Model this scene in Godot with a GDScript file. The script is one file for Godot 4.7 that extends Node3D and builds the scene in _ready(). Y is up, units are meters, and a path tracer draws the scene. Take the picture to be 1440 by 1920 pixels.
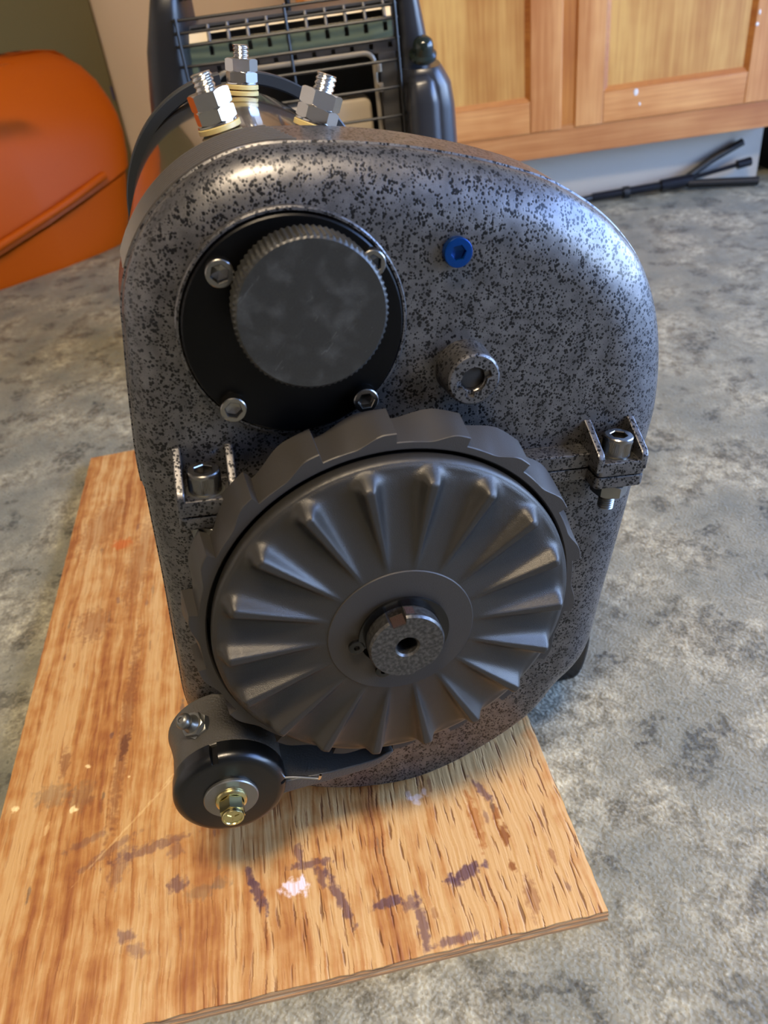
extends Node3D
# A dark speckled anchor windlass on a sheet of plywood on a garage floor.
# World: y up, metres, origin on the floor under the windlass; WALL is a frame turned with the garage
# (x along the back wall, y up, z away from it); WL is the frame of the windlass itself (z = out of its face).

var M := {}
var WALL := Transform3D(Basis(Vector3(0.9956, 0, 0.0937), Vector3.UP, Vector3(-0.0937, 0, 0.9956)), Vector3.ZERO)
var WL := Transform3D(Basis(Vector3(0.9874, -0.1459, -0.0618), Vector3(0.1431, 0.9885, -0.0483), Vector3(0.0681, 0.0388, 0.9969)), Vector3(0, 0.207, 0)).orthonormalized()


func _ready() -> void:
	# camera
	var cam := Camera3D.new()
	cam.name = "camera"
	cam.transform = Transform3D(Basis(Vector3(0.9782, -0.1128, 0.1745), Vector3(0.1934, 0.8008, -0.5668), Vector3(-0.0758, 0.5881, 0.8052)), Vector3(-0.0236, 0.4954, 0.3414)).orthonormalized()
	cam.keep_aspect = Camera3D.KEEP_HEIGHT
	var lens := CameraAttributesPhysical.new()
	lens.frustum_focal_length = 26.615
	lens.exposure_aperture = 10.0
	lens.frustum_focus_distance = 0.46
	lens.frustum_near = 0.02
	lens.frustum_far = 200.0
	cam.attributes = lens
	cam.fov = 66.65
	cam.near = 0.02
	cam.far = 200.0
	add_child(cam)
	cam.current = true
	# sky, exposure
	var env := Environment.new()
	var sky := Sky.new()
	var psm := ProceduralSkyMaterial.new()
	psm.sky_top_color = Color(0.46, 0.62, 0.93)
	psm.sky_horizon_color = Color(0.80, 0.90, 1.0)
	psm.ground_bottom_color = Color(0.30, 0.31, 0.33)
	psm.ground_horizon_color = Color(0.45, 0.48, 0.52)
	psm.sun_angle_max = 1.0
	psm.energy_multiplier = SKY_ENERGY
	sky.sky_material = psm
	env.background_mode = Environment.BG_SKY
	env.sky = sky
	env.tonemap_mode = Environment.TONE_MAPPER_LINEAR
	env.tonemap_exposure = EXPOSURE
	env.sdfgi_enabled = true
	env.ssao_enabled = true
	env.ssil_enabled = true
	var we := WorldEnvironment.new()
	we.name = "environment"
	we.environment = env
	add_child(we)
	make_materials()
	build_room()
	build_lamp()
	build_board()
	build_windlass()
	build_cabinet()
	build_heater()
	build_orange_case()
	build_clutter()


const SKY_ENERGY := 10.0
const EXPOSURE := 1.88
const LAMP_ENERGY := 3.8


# ---------------------------------------------------------------- mesh kit

class MB:
	var v := PackedVector3Array()

	func tri(a: Vector3, b: Vector3, c: Vector3) -> void:
		if (b - a).cross(c - a).length_squared() > 1e-20:
			v.append(a); v.append(b); v.append(c)

	func quad(a: Vector3, b: Vector3, c: Vector3, d: Vector3) -> void:
		tri(a, b, c); tri(a, c, d)

	# rings run counter-clockwise seen from +z and follow each other towards +z: faces look outwards
	func loft(rings: Array, closed := true, cap0 := false, cap1 := false) -> void:
		for i in rings.size() - 1:
			var p: PackedVector3Array = rings[i]
			var q: PackedVector3Array = rings[i + 1]
			var n := p.size()
			for j in (n if closed else n - 1):
				var k := (j + 1) % n
				quad(p[j], p[k], q[k], q[j])
		if cap0: fan(rings[0], true)
		if cap1: fan(rings[-1], false)

	func fan(r: PackedVector3Array, back: bool) -> void:
		var c := Vector3.ZERO
		for p in r: c += p
		c /= r.size()
		for j in r.size():
			var k := (j + 1) % r.size()
			if back: tri(c, r[k], r[j])
			else: tri(c, r[j], r[k])

	func merge(o, t := Transform3D.IDENTITY) -> void:
		v.append_array(t * o.v)

	# flat polygon (any winding) at height z, facing +z or -z
	func face(poly: PackedVector2Array, z: float, up: bool) -> void:
		var ix := Geometry2D.triangulate_polygon(poly)
		for i in range(0, ix.size(), 3):
			var a := poly[ix[i]]; var b := poly[ix[i + 1]]; var c := poly[ix[i + 2]]
			if ((b - a).cross(c - a) > 0) != up:
				var s := b; b = c; c = s
			tri(Vector3(a.x, a.y, z), Vector3(b.x, b.y, z), Vector3(c.x, c.y, z))

	func prism(poly: PackedVector2Array, z0: float, z1: float, bev := 0.0) -> void:
		if Geometry2D.is_polygon_clockwise(poly):
			poly = poly.duplicate(); poly.reverse()
		if bev <= 0:
			loft([lift(poly, z0), lift(poly, z1)])
			face(poly, z0, false); face(poly, z1, true)
			return
		var small := inset(poly, bev)
		var mid := inset(poly, bev * 0.3)
		loft([lift(small, z0), lift(mid, z0 + bev * 0.3), lift(poly, z0 + bev), lift(poly, z1 - bev), lift(mid, z1 - bev * 0.3), lift(small, z1)])
		face(small, z0, false); face(small, z1, true)

	static func lift(poly: PackedVector2Array, z: float) -> PackedVector3Array:
		var r := PackedVector3Array()
		for p in poly: r.append(Vector3(p.x, p.y, z))
		return r

	static func inset(poly: PackedVector2Array, d: float) -> PackedVector2Array:
		var r := PackedVector2Array()
		var n := poly.size()
		for i in n:
			var a := (poly[i] - poly[(i + n - 1) % n]).normalized()
			var b := (poly[(i + 1) % n] - poly[i]).normalized()
			var m := Vector2(-a.y - b.y, a.x + b.x)
			var l := m.length()
			if l < 1e-6: r.append(poly[i]); continue
			m /= l
			r.append(poly[i] + m * d / maxf(0.4, m.dot(Vector2(-a.y, a.x))))
		return r


func mesh_of(mb: MB, crease := 40.0, uv = null) -> ArrayMesh:
	var n := mb.v.size() / 3
	var fn := PackedVector3Array(); fn.resize(n)
	var fu := PackedVector3Array(); fu.resize(n)
	var at := {}
	for i in n:
		var c := (mb.v[3 * i + 1] - mb.v[3 * i]).cross(mb.v[3 * i + 2] - mb.v[3 * i])
		fn[i] = c; fu[i] = c.normalized()
		for k in 3:
			var key := Vector3i((mb.v[3 * i + k] * 200000.0).round())
			if at.has(key): at[key].append(i)
			else: at[key] = [i]
	var lim := cos(deg_to_rad(crease))
	var vs := PackedVector3Array(); vs.resize(3 * n)
	var ns := PackedVector3Array(); ns.resize(3 * n)
	var us := PackedVector2Array()
	if uv: us.resize(3 * n)
	for i in n:
		for k in 3:
			var p := mb.v[3 * i + k]
			var s := Vector3.ZERO
			for f in at[Vector3i((p * 200000.0).round())]:
				if fu[f].dot(fu[i]) > lim: s += fn[f]
			var o: int = 3 * i + [0, 2, 1][k]
			vs[o] = p
			ns[o] = s.normalized() if s.length_squared() > 1e-30 else fu[i]
			if uv: us[o] = uv.call(p, fu[i])
	var arr := []
	arr.resize(Mesh.ARRAY_MAX)
	arr[Mesh.ARRAY_VERTEX] = vs
	arr[Mesh.ARRAY_NORMAL] = ns
	if uv: arr[Mesh.ARRAY_TEX_UV] = us
	var am := ArrayMesh.new()
	am.add_surface_from_arrays(Mesh.PRIMITIVE_TRIANGLES, arr)
	return am


func obj(called: String, mesh, mat: Material, parent: Node = self, t := Transform3D.IDENTITY, crease := 40.0) -> MeshInstance3D:
	var o := MeshInstance3D.new()
	o.name = numbered(called, parent)
	o.mesh = mesh_of(mesh, crease) if mesh is MB else mesh
	o.material_override = mat
	o.transform = t
	o.cast_shadow = GeometryInstance3D.SHADOW_CASTING_SETTING_ON
	parent.add_child(o, true)
	return o


func numbered(called: String, parent: Node) -> String:
	var k := 0
	var n := called
	while parent.has_node(n):
		k += 1
		n = "%s_%03d" % [called, k]
	return n


func thing(called: String, label: String, category: String, t := Transform3D.IDENTITY, group := "") -> Node3D:
	var o := Node3D.new()
	o.name = called
	o.transform = t
	add_child(o, true)
	tag(o, label, category, group)
	return o


func tag(o: Node, label: String, category: String, group := "") -> void:
	o.set_meta("label", label)
	o.set_meta("category", category)
	if group: o.set_meta("group", group)


func structure(called: String, mesh, mat: Material, label: String, t := WALL) -> MeshInstance3D:
	var o := obj(called, mesh, mat, self, t)
	o.set_meta("kind", "structure")
	o.set_meta("label", label)
	return o


func circle(r: float, z: float, n := 48, c := Vector2.ZERO) -> PackedVector3Array:
	var p := PackedVector3Array()
	for i in n:
		var a := TAU * i / n
		p.append(Vector3(c.x + r * cos(a), c.y + r * sin(a), z))
	return p


func ring(f: Callable, z: float, n: int) -> PackedVector3Array:
	var p := PackedVector3Array()
	for i in n:
		var a := TAU * i / n
		var r: float = f.call(a)
		p.append(Vector3(r * cos(a), r * sin(a), z))
	return p


# profile of (radius, z), from the back round the outside to the front
func lathe(profile: Array, n := 64) -> MB:
	var m := MB.new()
	var rings := []
	for q in profile: rings.append(circle(maxf(q[0], 0.0), q[1], n))
	m.loft(rings)
	return m


func box(a: Vector3, b: Vector3, bev := 0.0) -> MB:
	var m := MB.new()
	m.prism(PackedVector2Array([Vector2(a.x, a.y), Vector2(b.x, a.y), Vector2(b.x, b.y), Vector2(a.x, b.y)]), a.z, b.z, bev)
	return m


func rounded(x0: float, y0: float, x1: float, y1: float, r: float, seg := 6) -> PackedVector2Array:
	var p := PackedVector2Array()
	for c in [[x1 - r, y0 + r, -90.0], [x1 - r, y1 - r, 0.0], [x0 + r, y1 - r, 90.0], [x0 + r, y0 + r, 180.0]]:
		for i in seg + 1:
			var a := deg_to_rad(c[2] + 90.0 * i / seg)
			p.append(Vector2(c[0] + r * cos(a), c[1] + r * sin(a)))
	return p


func tube(path: Array, r: float, n := 8, ends := true) -> MB:
	var m := MB.new()
	var rings := []
	var ref := Vector3(0.31, 0.9, 0.23)
	for i in path.size():
		var d: Vector3 = (path[mini(i + 1, path.size() - 1)] - path[maxi(i - 1, 0)]).normalized()
		var x := ref.cross(d).normalized()
		ref = d.cross(x)
		var p := PackedVector3Array()
		for j in n:
			var a := TAU * j / n
			p.append(path[i] + (x * cos(a) + ref * sin(a)) * r)
		rings.append(p)
	m.loft(rings, true, ends, ends)
	return m


func smooth(pts: Array, per := 6, closed := false) -> PackedVector2Array:
	var r := PackedVector2Array()
	var n := pts.size()
	for i in (n if closed else n - 1):
		var a: Vector2 = pts[(i + n - 1) % n] if closed else pts[maxi(i - 1, 0)]
		var b: Vector2 = pts[i]
		var c: Vector2 = pts[(i + 1) % n]
		var d: Vector2 = pts[(i + 2) % n] if closed else pts[mini(i + 2, n - 1)]
		for k in per: r.append(b.cubic_interpolate(c, a, d, float(k) / per))
	if not closed: r.append(pts[n - 1])
	return r


func smooth3(pts: Array, per := 6) -> Array:
	var r := []
	for i in pts.size() - 1:
		var a: Vector3 = pts[maxi(i - 1, 0)]
		var d: Vector3 = pts[mini(i + 2, pts.size() - 1)]
		for k in per: r.append((pts[i] as Vector3).cubic_interpolate(pts[i + 1], a, d, float(k) / per))
	r.append(pts[-1])
	return r


func aim(at: Vector3, axis: Vector3, spin := 0.0) -> Transform3D:   # z of the part along axis
	var z := axis.normalized()
	var x := (Vector3.UP if absf(z.y) < 0.9 else Vector3.RIGHT).cross(z).normalized()
	return Transform3D(Basis(x, z.cross(x), z).rotated(z, spin), at)


func hex_r(a: float, flat: float) -> float:
	return flat / cos(fposmod(a, PI / 3) - PI / 6)


func nut(flat: float, h: float, hole: float) -> MB:
	var m := MB.new()
	var n := 72
	var rc := flat * 1.02
	var rings := [[], [], [], [], [], []]
	var pr := []
	for k in 6: pr.append(PackedVector3Array())
	for i in n:
		var a := TAU * i / n
		var r := hex_r(a, flat)
		var dz := maxf(0.0, r - rc) * 0.6
		var u := Vector3(cos(a), sin(a), 0)
		pr[0].append(u * hole); pr[1].append(u * minf(r, rc))
		pr[2].append(u * r + Vector3(0, 0, dz)); pr[3].append(u * r + Vector3(0, 0, h - dz))
		pr[4].append(u * minf(r, rc) + Vector3(0, 0, h)); pr[5].append(u * hole + Vector3(0, 0, h))
	m.loft([pr[0], pr[1], pr[2], pr[3], pr[4], pr[5]])
	if hole < 0.0005: m.fan(pr[5], false)
	return m


func thread(r0: float, depth: float, pitch: float, length: float) -> MB:
	var m := MB.new()
	var n := 24
	var steps := int(length / pitch * 8)
	var rings := []
	for i in steps + 1:
		var z := length * i / steps
		var p := PackedVector3Array()
		for j in n:
			var a := TAU * j / n
			var f := fposmod(z / pitch - a / TAU, 1.0)
			var r := r0 - depth * absf(f * 2 - 1) - (0.0006 if i == steps else 0.0)
			p.append(Vector3(r * cos(a), r * sin(a), z))
		rings.append(p)
	m.loft(rings, true, true, true)
	return m


# socket head cap screw, base at z = 0
func socket_screw(r: float, h: float, hexflat: float, deep: float) -> MB:
	var m := MB.new()
	var n := 288
	var kn := func(a): return r * (1.0 - 0.02 * (0.5 + 0.5 * cos(a * 72)))
	var hx := func(a): return hex_r(a, hexflat)
	var hx2 := func(a): return hex_r(a, hexflat) * 1.08
	var flat := func(q): return func(_a): return q
	m.loft([ring(flat.call(r * 0.96), 0, n), ring(flat.call(r * 0.985), h * 0.1, n), ring(kn, h * 0.14, n), ring(kn, h * 0.80, n), ring(flat.call(r * 0.985), h * 0.86, n), ring(flat.call(r * 0.97), h * 0.95, n), ring(flat.call(r * 0.9), h, n),
		ring(hx2, h, n), ring(hx, h - r * 0.06, n), ring(hx, h - deep, n), ring(flat.call(0.0), h - deep - hexflat * 0.3, n)])
	return m


# ---------------------------------------------------------------- materials

func noise(freq: float, oct := 4, seed := 1, kind := FastNoiseLite.TYPE_SIMPLEX_SMOOTH, warp := 0.0) -> FastNoiseLite:
	var f := FastNoiseLite.new()
	f.noise_type = kind
	f.seed = seed
	f.frequency = freq
	f.fractal_octaves = oct
	if warp > 0:
		f.domain_warp_enabled = true
		f.domain_warp_amplitude = warp
		f.domain_warp_frequency = freq
	return f


func field(f: FastNoiseLite, w: int, h: int, seamless := false) -> PackedByteArray:
	var im := f.get_seamless_image(w, h) if seamless else f.get_image(w, h)
	im.convert(Image.FORMAT_L8)
	return im.get_data()


# noise drawn small along one axis and pulled out along the grain
func streaks(freq: float, squeeze: int, w: int, h: int, seed: int, oct := 3) -> PackedByteArray:
	var im := noise(freq, oct, seed).get_image(w, h / squeeze)
	im.convert(Image.FORMAT_L8)
	im.resize(w, h, Image.INTERPOLATE_CUBIC)
	return im.get_data()


func tex(im: Image) -> ImageTexture:
	im.generate_mipmaps()
	return ImageTexture.create_from_image(im)


func normal_tex(bytes: PackedByteArray, w: int, h: int, strength: float) -> ImageTexture:
	var im := Image.create_from_data(w, h, false, Image.FORMAT_L8, bytes)
	im.convert(Image.FORMAT_RGBA8)
	im.bump_map_to_normal_map(strength)
	return tex(im)


func mat(called: String, c: Color, rough: float, metal := 0.0) -> StandardMaterial3D:
	var m := StandardMaterial3D.new()
	m.resource_name = called
	m.albedo_color = c
	m.roughness = rough
	m.metallic = metal
	M[called] = m
	return m


func tri(m: StandardMaterial3D, scale, world := false) -> void:
	m.uv1_triplanar = true
	m.uv1_world_triplanar = world
	m.uv1_scale = scale if scale is Vector3 else Vector3.ONE * scale
	m.uv1_triplanar_sharpness = 4.0


func bump(m: StandardMaterial3D, t: Texture2D, scale: float) -> void:
	m.normal_enabled = true
	m.normal_texture = t
	m.normal_scale = scale


func make_materials() -> void:
	hammered_paint()
	concrete()
	plywood()
	cabinet_wood()
	var grain := normal_tex(field(noise(0.05, 4, 5), 512, 512, true), 512, 512, 7.0)
	var fine := normal_tex(field(noise(0.12, 3, 9), 512, 512, true), 512, 512, 3.0)
	# cast iron
	var m := mat("cast_iron", Color(0.235, 0.228, 0.215), 0.40, 0.6)
	tri(m, 30.0); bump(m, fine, 0.6)
	m = mat("machined_iron", Color(0.235, 0.224, 0.21), 0.5, 0.45)
	tri(m, 14.0); bump(m, fine, 0.12)
	m = mat("cast_rough", Color(0.29, 0.28, 0.262), 0.42, 0.3)
	tri(m, 20.0); bump(m, grain, 0.3)
	# steel
	m = mat("steel", Color(0.53, 0.52, 0.50), 0.22, 1.0)
	tri(m, 30.0); bump(m, fine, 0.06)
	m = mat("bright_steel", Color(0.84, 0.83, 0.81), 0.15, 1.0)
	m = mat("dull_steel", Color(0.5, 0.5, 0.48), 0.36, 0.9)
	m = mat("zinc_gold", Color(0.80, 0.75, 0.53), 0.22, 1.0)
	m = mat("nylon", Color(0.78, 0.68, 0.44), 0.4)
	m.subsurf_scatter_enabled = true; m.subsurf_scatter_strength = 0.15
	m = mat("blue_anodised", Color(0.01, 0.23, 0.50), 0.26, 0.7)
	m = mat("black_anodised", Color(0.010, 0.011, 0.013), 0.34)
	m.metallic_specular = 0.3
	tri(m, 20.0); bump(m, fine, 0.1)
	m = mat("black_gloss", Color(0.03, 0.032, 0.035), 0.18)
	m = mat("cap_black", Color(0.022, 0.026, 0.027), 0.28)
	tri(m, 20.0); bump(m, fine, 0.08)
	knob_plastic()
	worn_shaft()
	m = mat("rust", Color(0.15, 0.075, 0.06), 0.7)
	tri(m, 40.0); bump(m, grain, 0.6)
	m = mat("rib_paint", Color(0.56, 0.53, 0.49), 0.2, 0.85)
	# motor
	m = mat("motor_enamel", Color(0.27, 0.25, 0.235), 0.22, 0.55)
	m.clearcoat_enabled = true; m.clearcoat = 1.0; m.clearcoat_roughness = 0.06
	m = mat("motor_ring", Color(0.16, 0.175, 0.19), 0.45, 0.3)
	# room
	m = mat("wall_paint", Color(0.86, 0.77, 0.66), 0.75)
	tri(m, 4.0, true); bump(m, fine, 0.15)
	m = mat("ceiling_paint", Color(0.72, 0.70, 0.66), 0.85)
	m = mat("bare_plasterboard", Color(0.46, 0.42, 0.37), 0.85)
	m = mat("white_trim", Color(0.85, 0.84, 0.82), 0.3)
	m = mat("kick_grey", Color(0.66, 0.64, 0.60), 0.3)
	m = mat("olive_board", Color(0.40, 0.36, 0.21), 0.7)
	tri(m, 3.0, true); bump(m, fine, 0.2)
	m = mat("driveway", Color(0.62, 0.61, 0.59), 0.9)
	m = mat("violet_tape", Color(0.12, 0.11, 0.35), 0.5)
	m = mat("lamp_housing", Color(0.85, 0.85, 0.83), 0.5)
	m = mat("lamp_glow", Color(0.9, 0.88, 0.82), 0.5)
	m.emission_enabled = true; m.emission = Color(1.0, 0.87, 0.68); m.emission_energy_multiplier = 3.0
	# heater and case
	m = mat("orange_plastic", Color(0.66, 0.285, 0.01), 0.48)
	m.metallic_specular = 0.25
	tri(m, 8.0); bump(m, fine, 0.12)
	m = mat("black_plastic", Color(0.085, 0.085, 0.09), 0.38)
	tri(m, 8.0); bump(m, fine, 0.12)
	m = mat("column_plastic", Color(0.15, 0.155, 0.17), 0.3)
	m = mat("wire_black", Color(0.07, 0.075, 0.08), 0.4)
	m = mat("green_steel", Color(0.38, 0.42, 0.34), 0.42, 0.35)
	m = mat("grey_steel", Color(0.34, 0.335, 0.33), 0.4, 0.5)
	m = mat("cream_steel", Color(0.62, 0.58, 0.51), 0.45, 0.4)
	m = mat("ceramic", Color(0.78, 0.72, 0.62), 0.6)
	m = mat("knob_green", Color(0.10, 0.13, 0.11), 0.15)
	m = mat("red_brown", Color(0.24, 0.06, 0.04), 0.5)
	m = mat("rubber", Color(0.025, 0.025, 0.027), 0.5)
	m = mat("blue_black", Color(0.05, 0.06, 0.09), 0.25)


# metal flake paint with glossy dark pits that flowed together
func hammered_paint() -> void:
	var n := 1024
	var rng := RandomNumberGenerator.new()
	rng.seed = 77
	var fleck := field(noise(0.3, 2, 3), n, n, true)
	var cloud := field(noise(0.012, 3, 4), n, n, true)
	var mask := PackedByteArray(); mask.resize(n * n)
	var centres := []
	for k in 10600:
		var x: float; var y: float
		if k > 1200 and rng.randf() < 0.28:
			var o: Vector2 = centres[rng.randi() % centres.size()]
			var a := rng.randf() * TAU
			var far := rng.randf_range(7.0, 18.0)
			x = o.x + cos(a) * far; y = o.y + sin(a) * far
		else:
			x = rng.randf() * n; y = rng.randf() * n
		centres.append(Vector2(x, y))
		var r: float = [rng.randf_range(1.1, 1.9), rng.randf_range(2.3, 3.8), rng.randf_range(3.8, 5.7)][0 if k % 20 < 8 else 1 if k % 20 < 17 else 2]
		var e := rng.randf_range(-0.1, 0.1)
		var ph := rng.randf() * TAU
		var lob := rng.randf_range(0.02, 0.08)
		var R := int(r * 1.5) + 2
		for dy in range(-R, R + 1):
			for dx in range(-R, R + 1):
				var d := sqrt(dx * dx * (1 + e) + dy * dy * (1 - e))
				if d > r * 1.35 + 1: continue
				var rr := r * (1.0 + lob * sin(3.0 * atan2(dy, dx) + ph))
				var f := clampf(rr - d + 0.5, 0.0, 1.0)
				if f <= 0: continue
				var i := posmod(int(y) + dy, n) * n + posmod(int(x) + dx, n)
				mask[i] = maxi(mask[i], int(f * 255))
	var alb := PackedByteArray(); alb.resize(n * n * 3)
	var orm := PackedByteArray(); orm.resize(n * n * 3)
	var hgt := PackedByteArray(); hgt.resize(n * n)
	for i in n * n:
		var f := mask[i] / 255.0
		var b := 97.0 + (fleck[i] - 128) * 0.16 + (cloud[i] - 128) * 0.12
		var o := i * 3
		alb[o] = int(lerpf(b, 9.0, f)); alb[o + 1] = int(lerpf(b * 0.985, 9.0, f)); alb[o + 2] = int(lerpf(b * 0.98, 10.0, f))
		orm[o] = 255; orm[o + 1] = int(lerpf(107, 96, f)); orm[o + 2] = int(lerpf(215, 0, f))
		hgt[i] = int(lerpf(170 + (fleck[i] - 128) * 0.04, 110, f))
	var ta := tex(Image.create_from_data(n, n, false, Image.FORMAT_RGB8, alb))
	var to := tex(Image.create_from_data(n, n, false, Image.FORMAT_RGB8, orm))
	var him := Image.create_from_data(n, n, false, Image.FORMAT_L8, hgt)
	him.resize(n / 2, n / 2); him.resize(n, n, Image.INTERPOLATE_CUBIC)
	var tn := normal_tex(him.get_data(), n, n, 2.5)
	var m := mat("hammered", Color.WHITE, 1.0, 1.0)
	m.albedo_texture = ta
	m.roughness_texture = to; m.roughness_texture_channel = BaseMaterial3D.TEXTURE_CHANNEL_GREEN
	m.metallic_texture = to; m.metallic_texture_channel = BaseMaterial3D.TEXTURE_CHANNEL_BLUE
	tri(m, 1.0 / 0.148); bump(m, tn, 0.6)
	m.uv1_triplanar_sharpness = 14.0
	m.clearcoat_enabled = true; m.clearcoat = 0.45; m.clearcoat_roughness = 0.2
	m.metallic_specular = 0.25


func concrete() -> void:
	var n := 1400
	var a := field(noise(0.006, 5, 21, FastNoiseLite.TYPE_SIMPLEX_SMOOTH, 30.0), n, n, true)
	var b := field(noise(0.035, 4, 22, FastNoiseLite.TYPE_SIMPLEX_SMOOTH, 10.0), n, n, true)
	var c := field(noise(0.22, 3, 23), n, n, true)
	var d := field(noise(0.010, 5, 24, FastNoiseLite.TYPE_SIMPLEX, 25.0), n, n, true)
	var e := field(noise(0.085, 3, 25, FastNoiseLite.TYPE_SIMPLEX_SMOOTH, 5.0), n, n, true)
	var alb := PackedByteArray(); alb.resize(n * n * 3)
	var rgh := PackedByteArray(); rgh.resize(n * n)
	for i in n * n:
		var amp := clampf((a[i] - 84) / 70.0, 0.35, 1.25)
		var g := 127.0 + (a[i] - 128) * 0.16 + ((b[i] - 128) * 0.24 + (e[i] - 128) * 0.18 + (c[i] - 128) * 0.14) * amp
		var dark := clampf((d[i] - 156) / 36.0, 0, 1) * clampf((e[i] - 100) / 40.0, 0.15, 1)
		g -= dark * 40.0 + clampf((e[i] - 174) / 12.0, 0, 1) * clampf((b[i] - 128) / 40.0, 0, 1) * 30.0
		g += clampf((c[i] - 190) / 14.0, 0, 1) * clampf((150 - b[i]) / 40.0, 0, 1) * 16.0
		var warm := (a[i] - 128) * 0.03
		var o := i * 3
		alb[o] = clampi(int(g * 1.02 + warm), 0, 255); alb[o + 1] = clampi(int(g), 0, 255); alb[o + 2] = clampi(int(g * 0.86 - warm), 0, 255)
		rgh[i] = clampi(int(150 + (b[i] - 128) * 0.4 + (c[i] - 128) * 0.2), 70, 255)
	var m := mat("concrete", Color.WHITE, 1.0)
	m.albedo_texture = tex(Image.create_from_data(n, n, false, Image.FORMAT_RGB8, alb))
	m.roughness_texture = tex(Image.create_from_data(n, n, false, Image.FORMAT_L8, rgh))
	m.roughness_texture_channel = BaseMaterial3D.TEXTURE_CHANNEL_RED
	tri(m, 1.0 / 1.1, true)
	bump(m, normal_tex(c, n, n, 2.0), 0.35)


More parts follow.
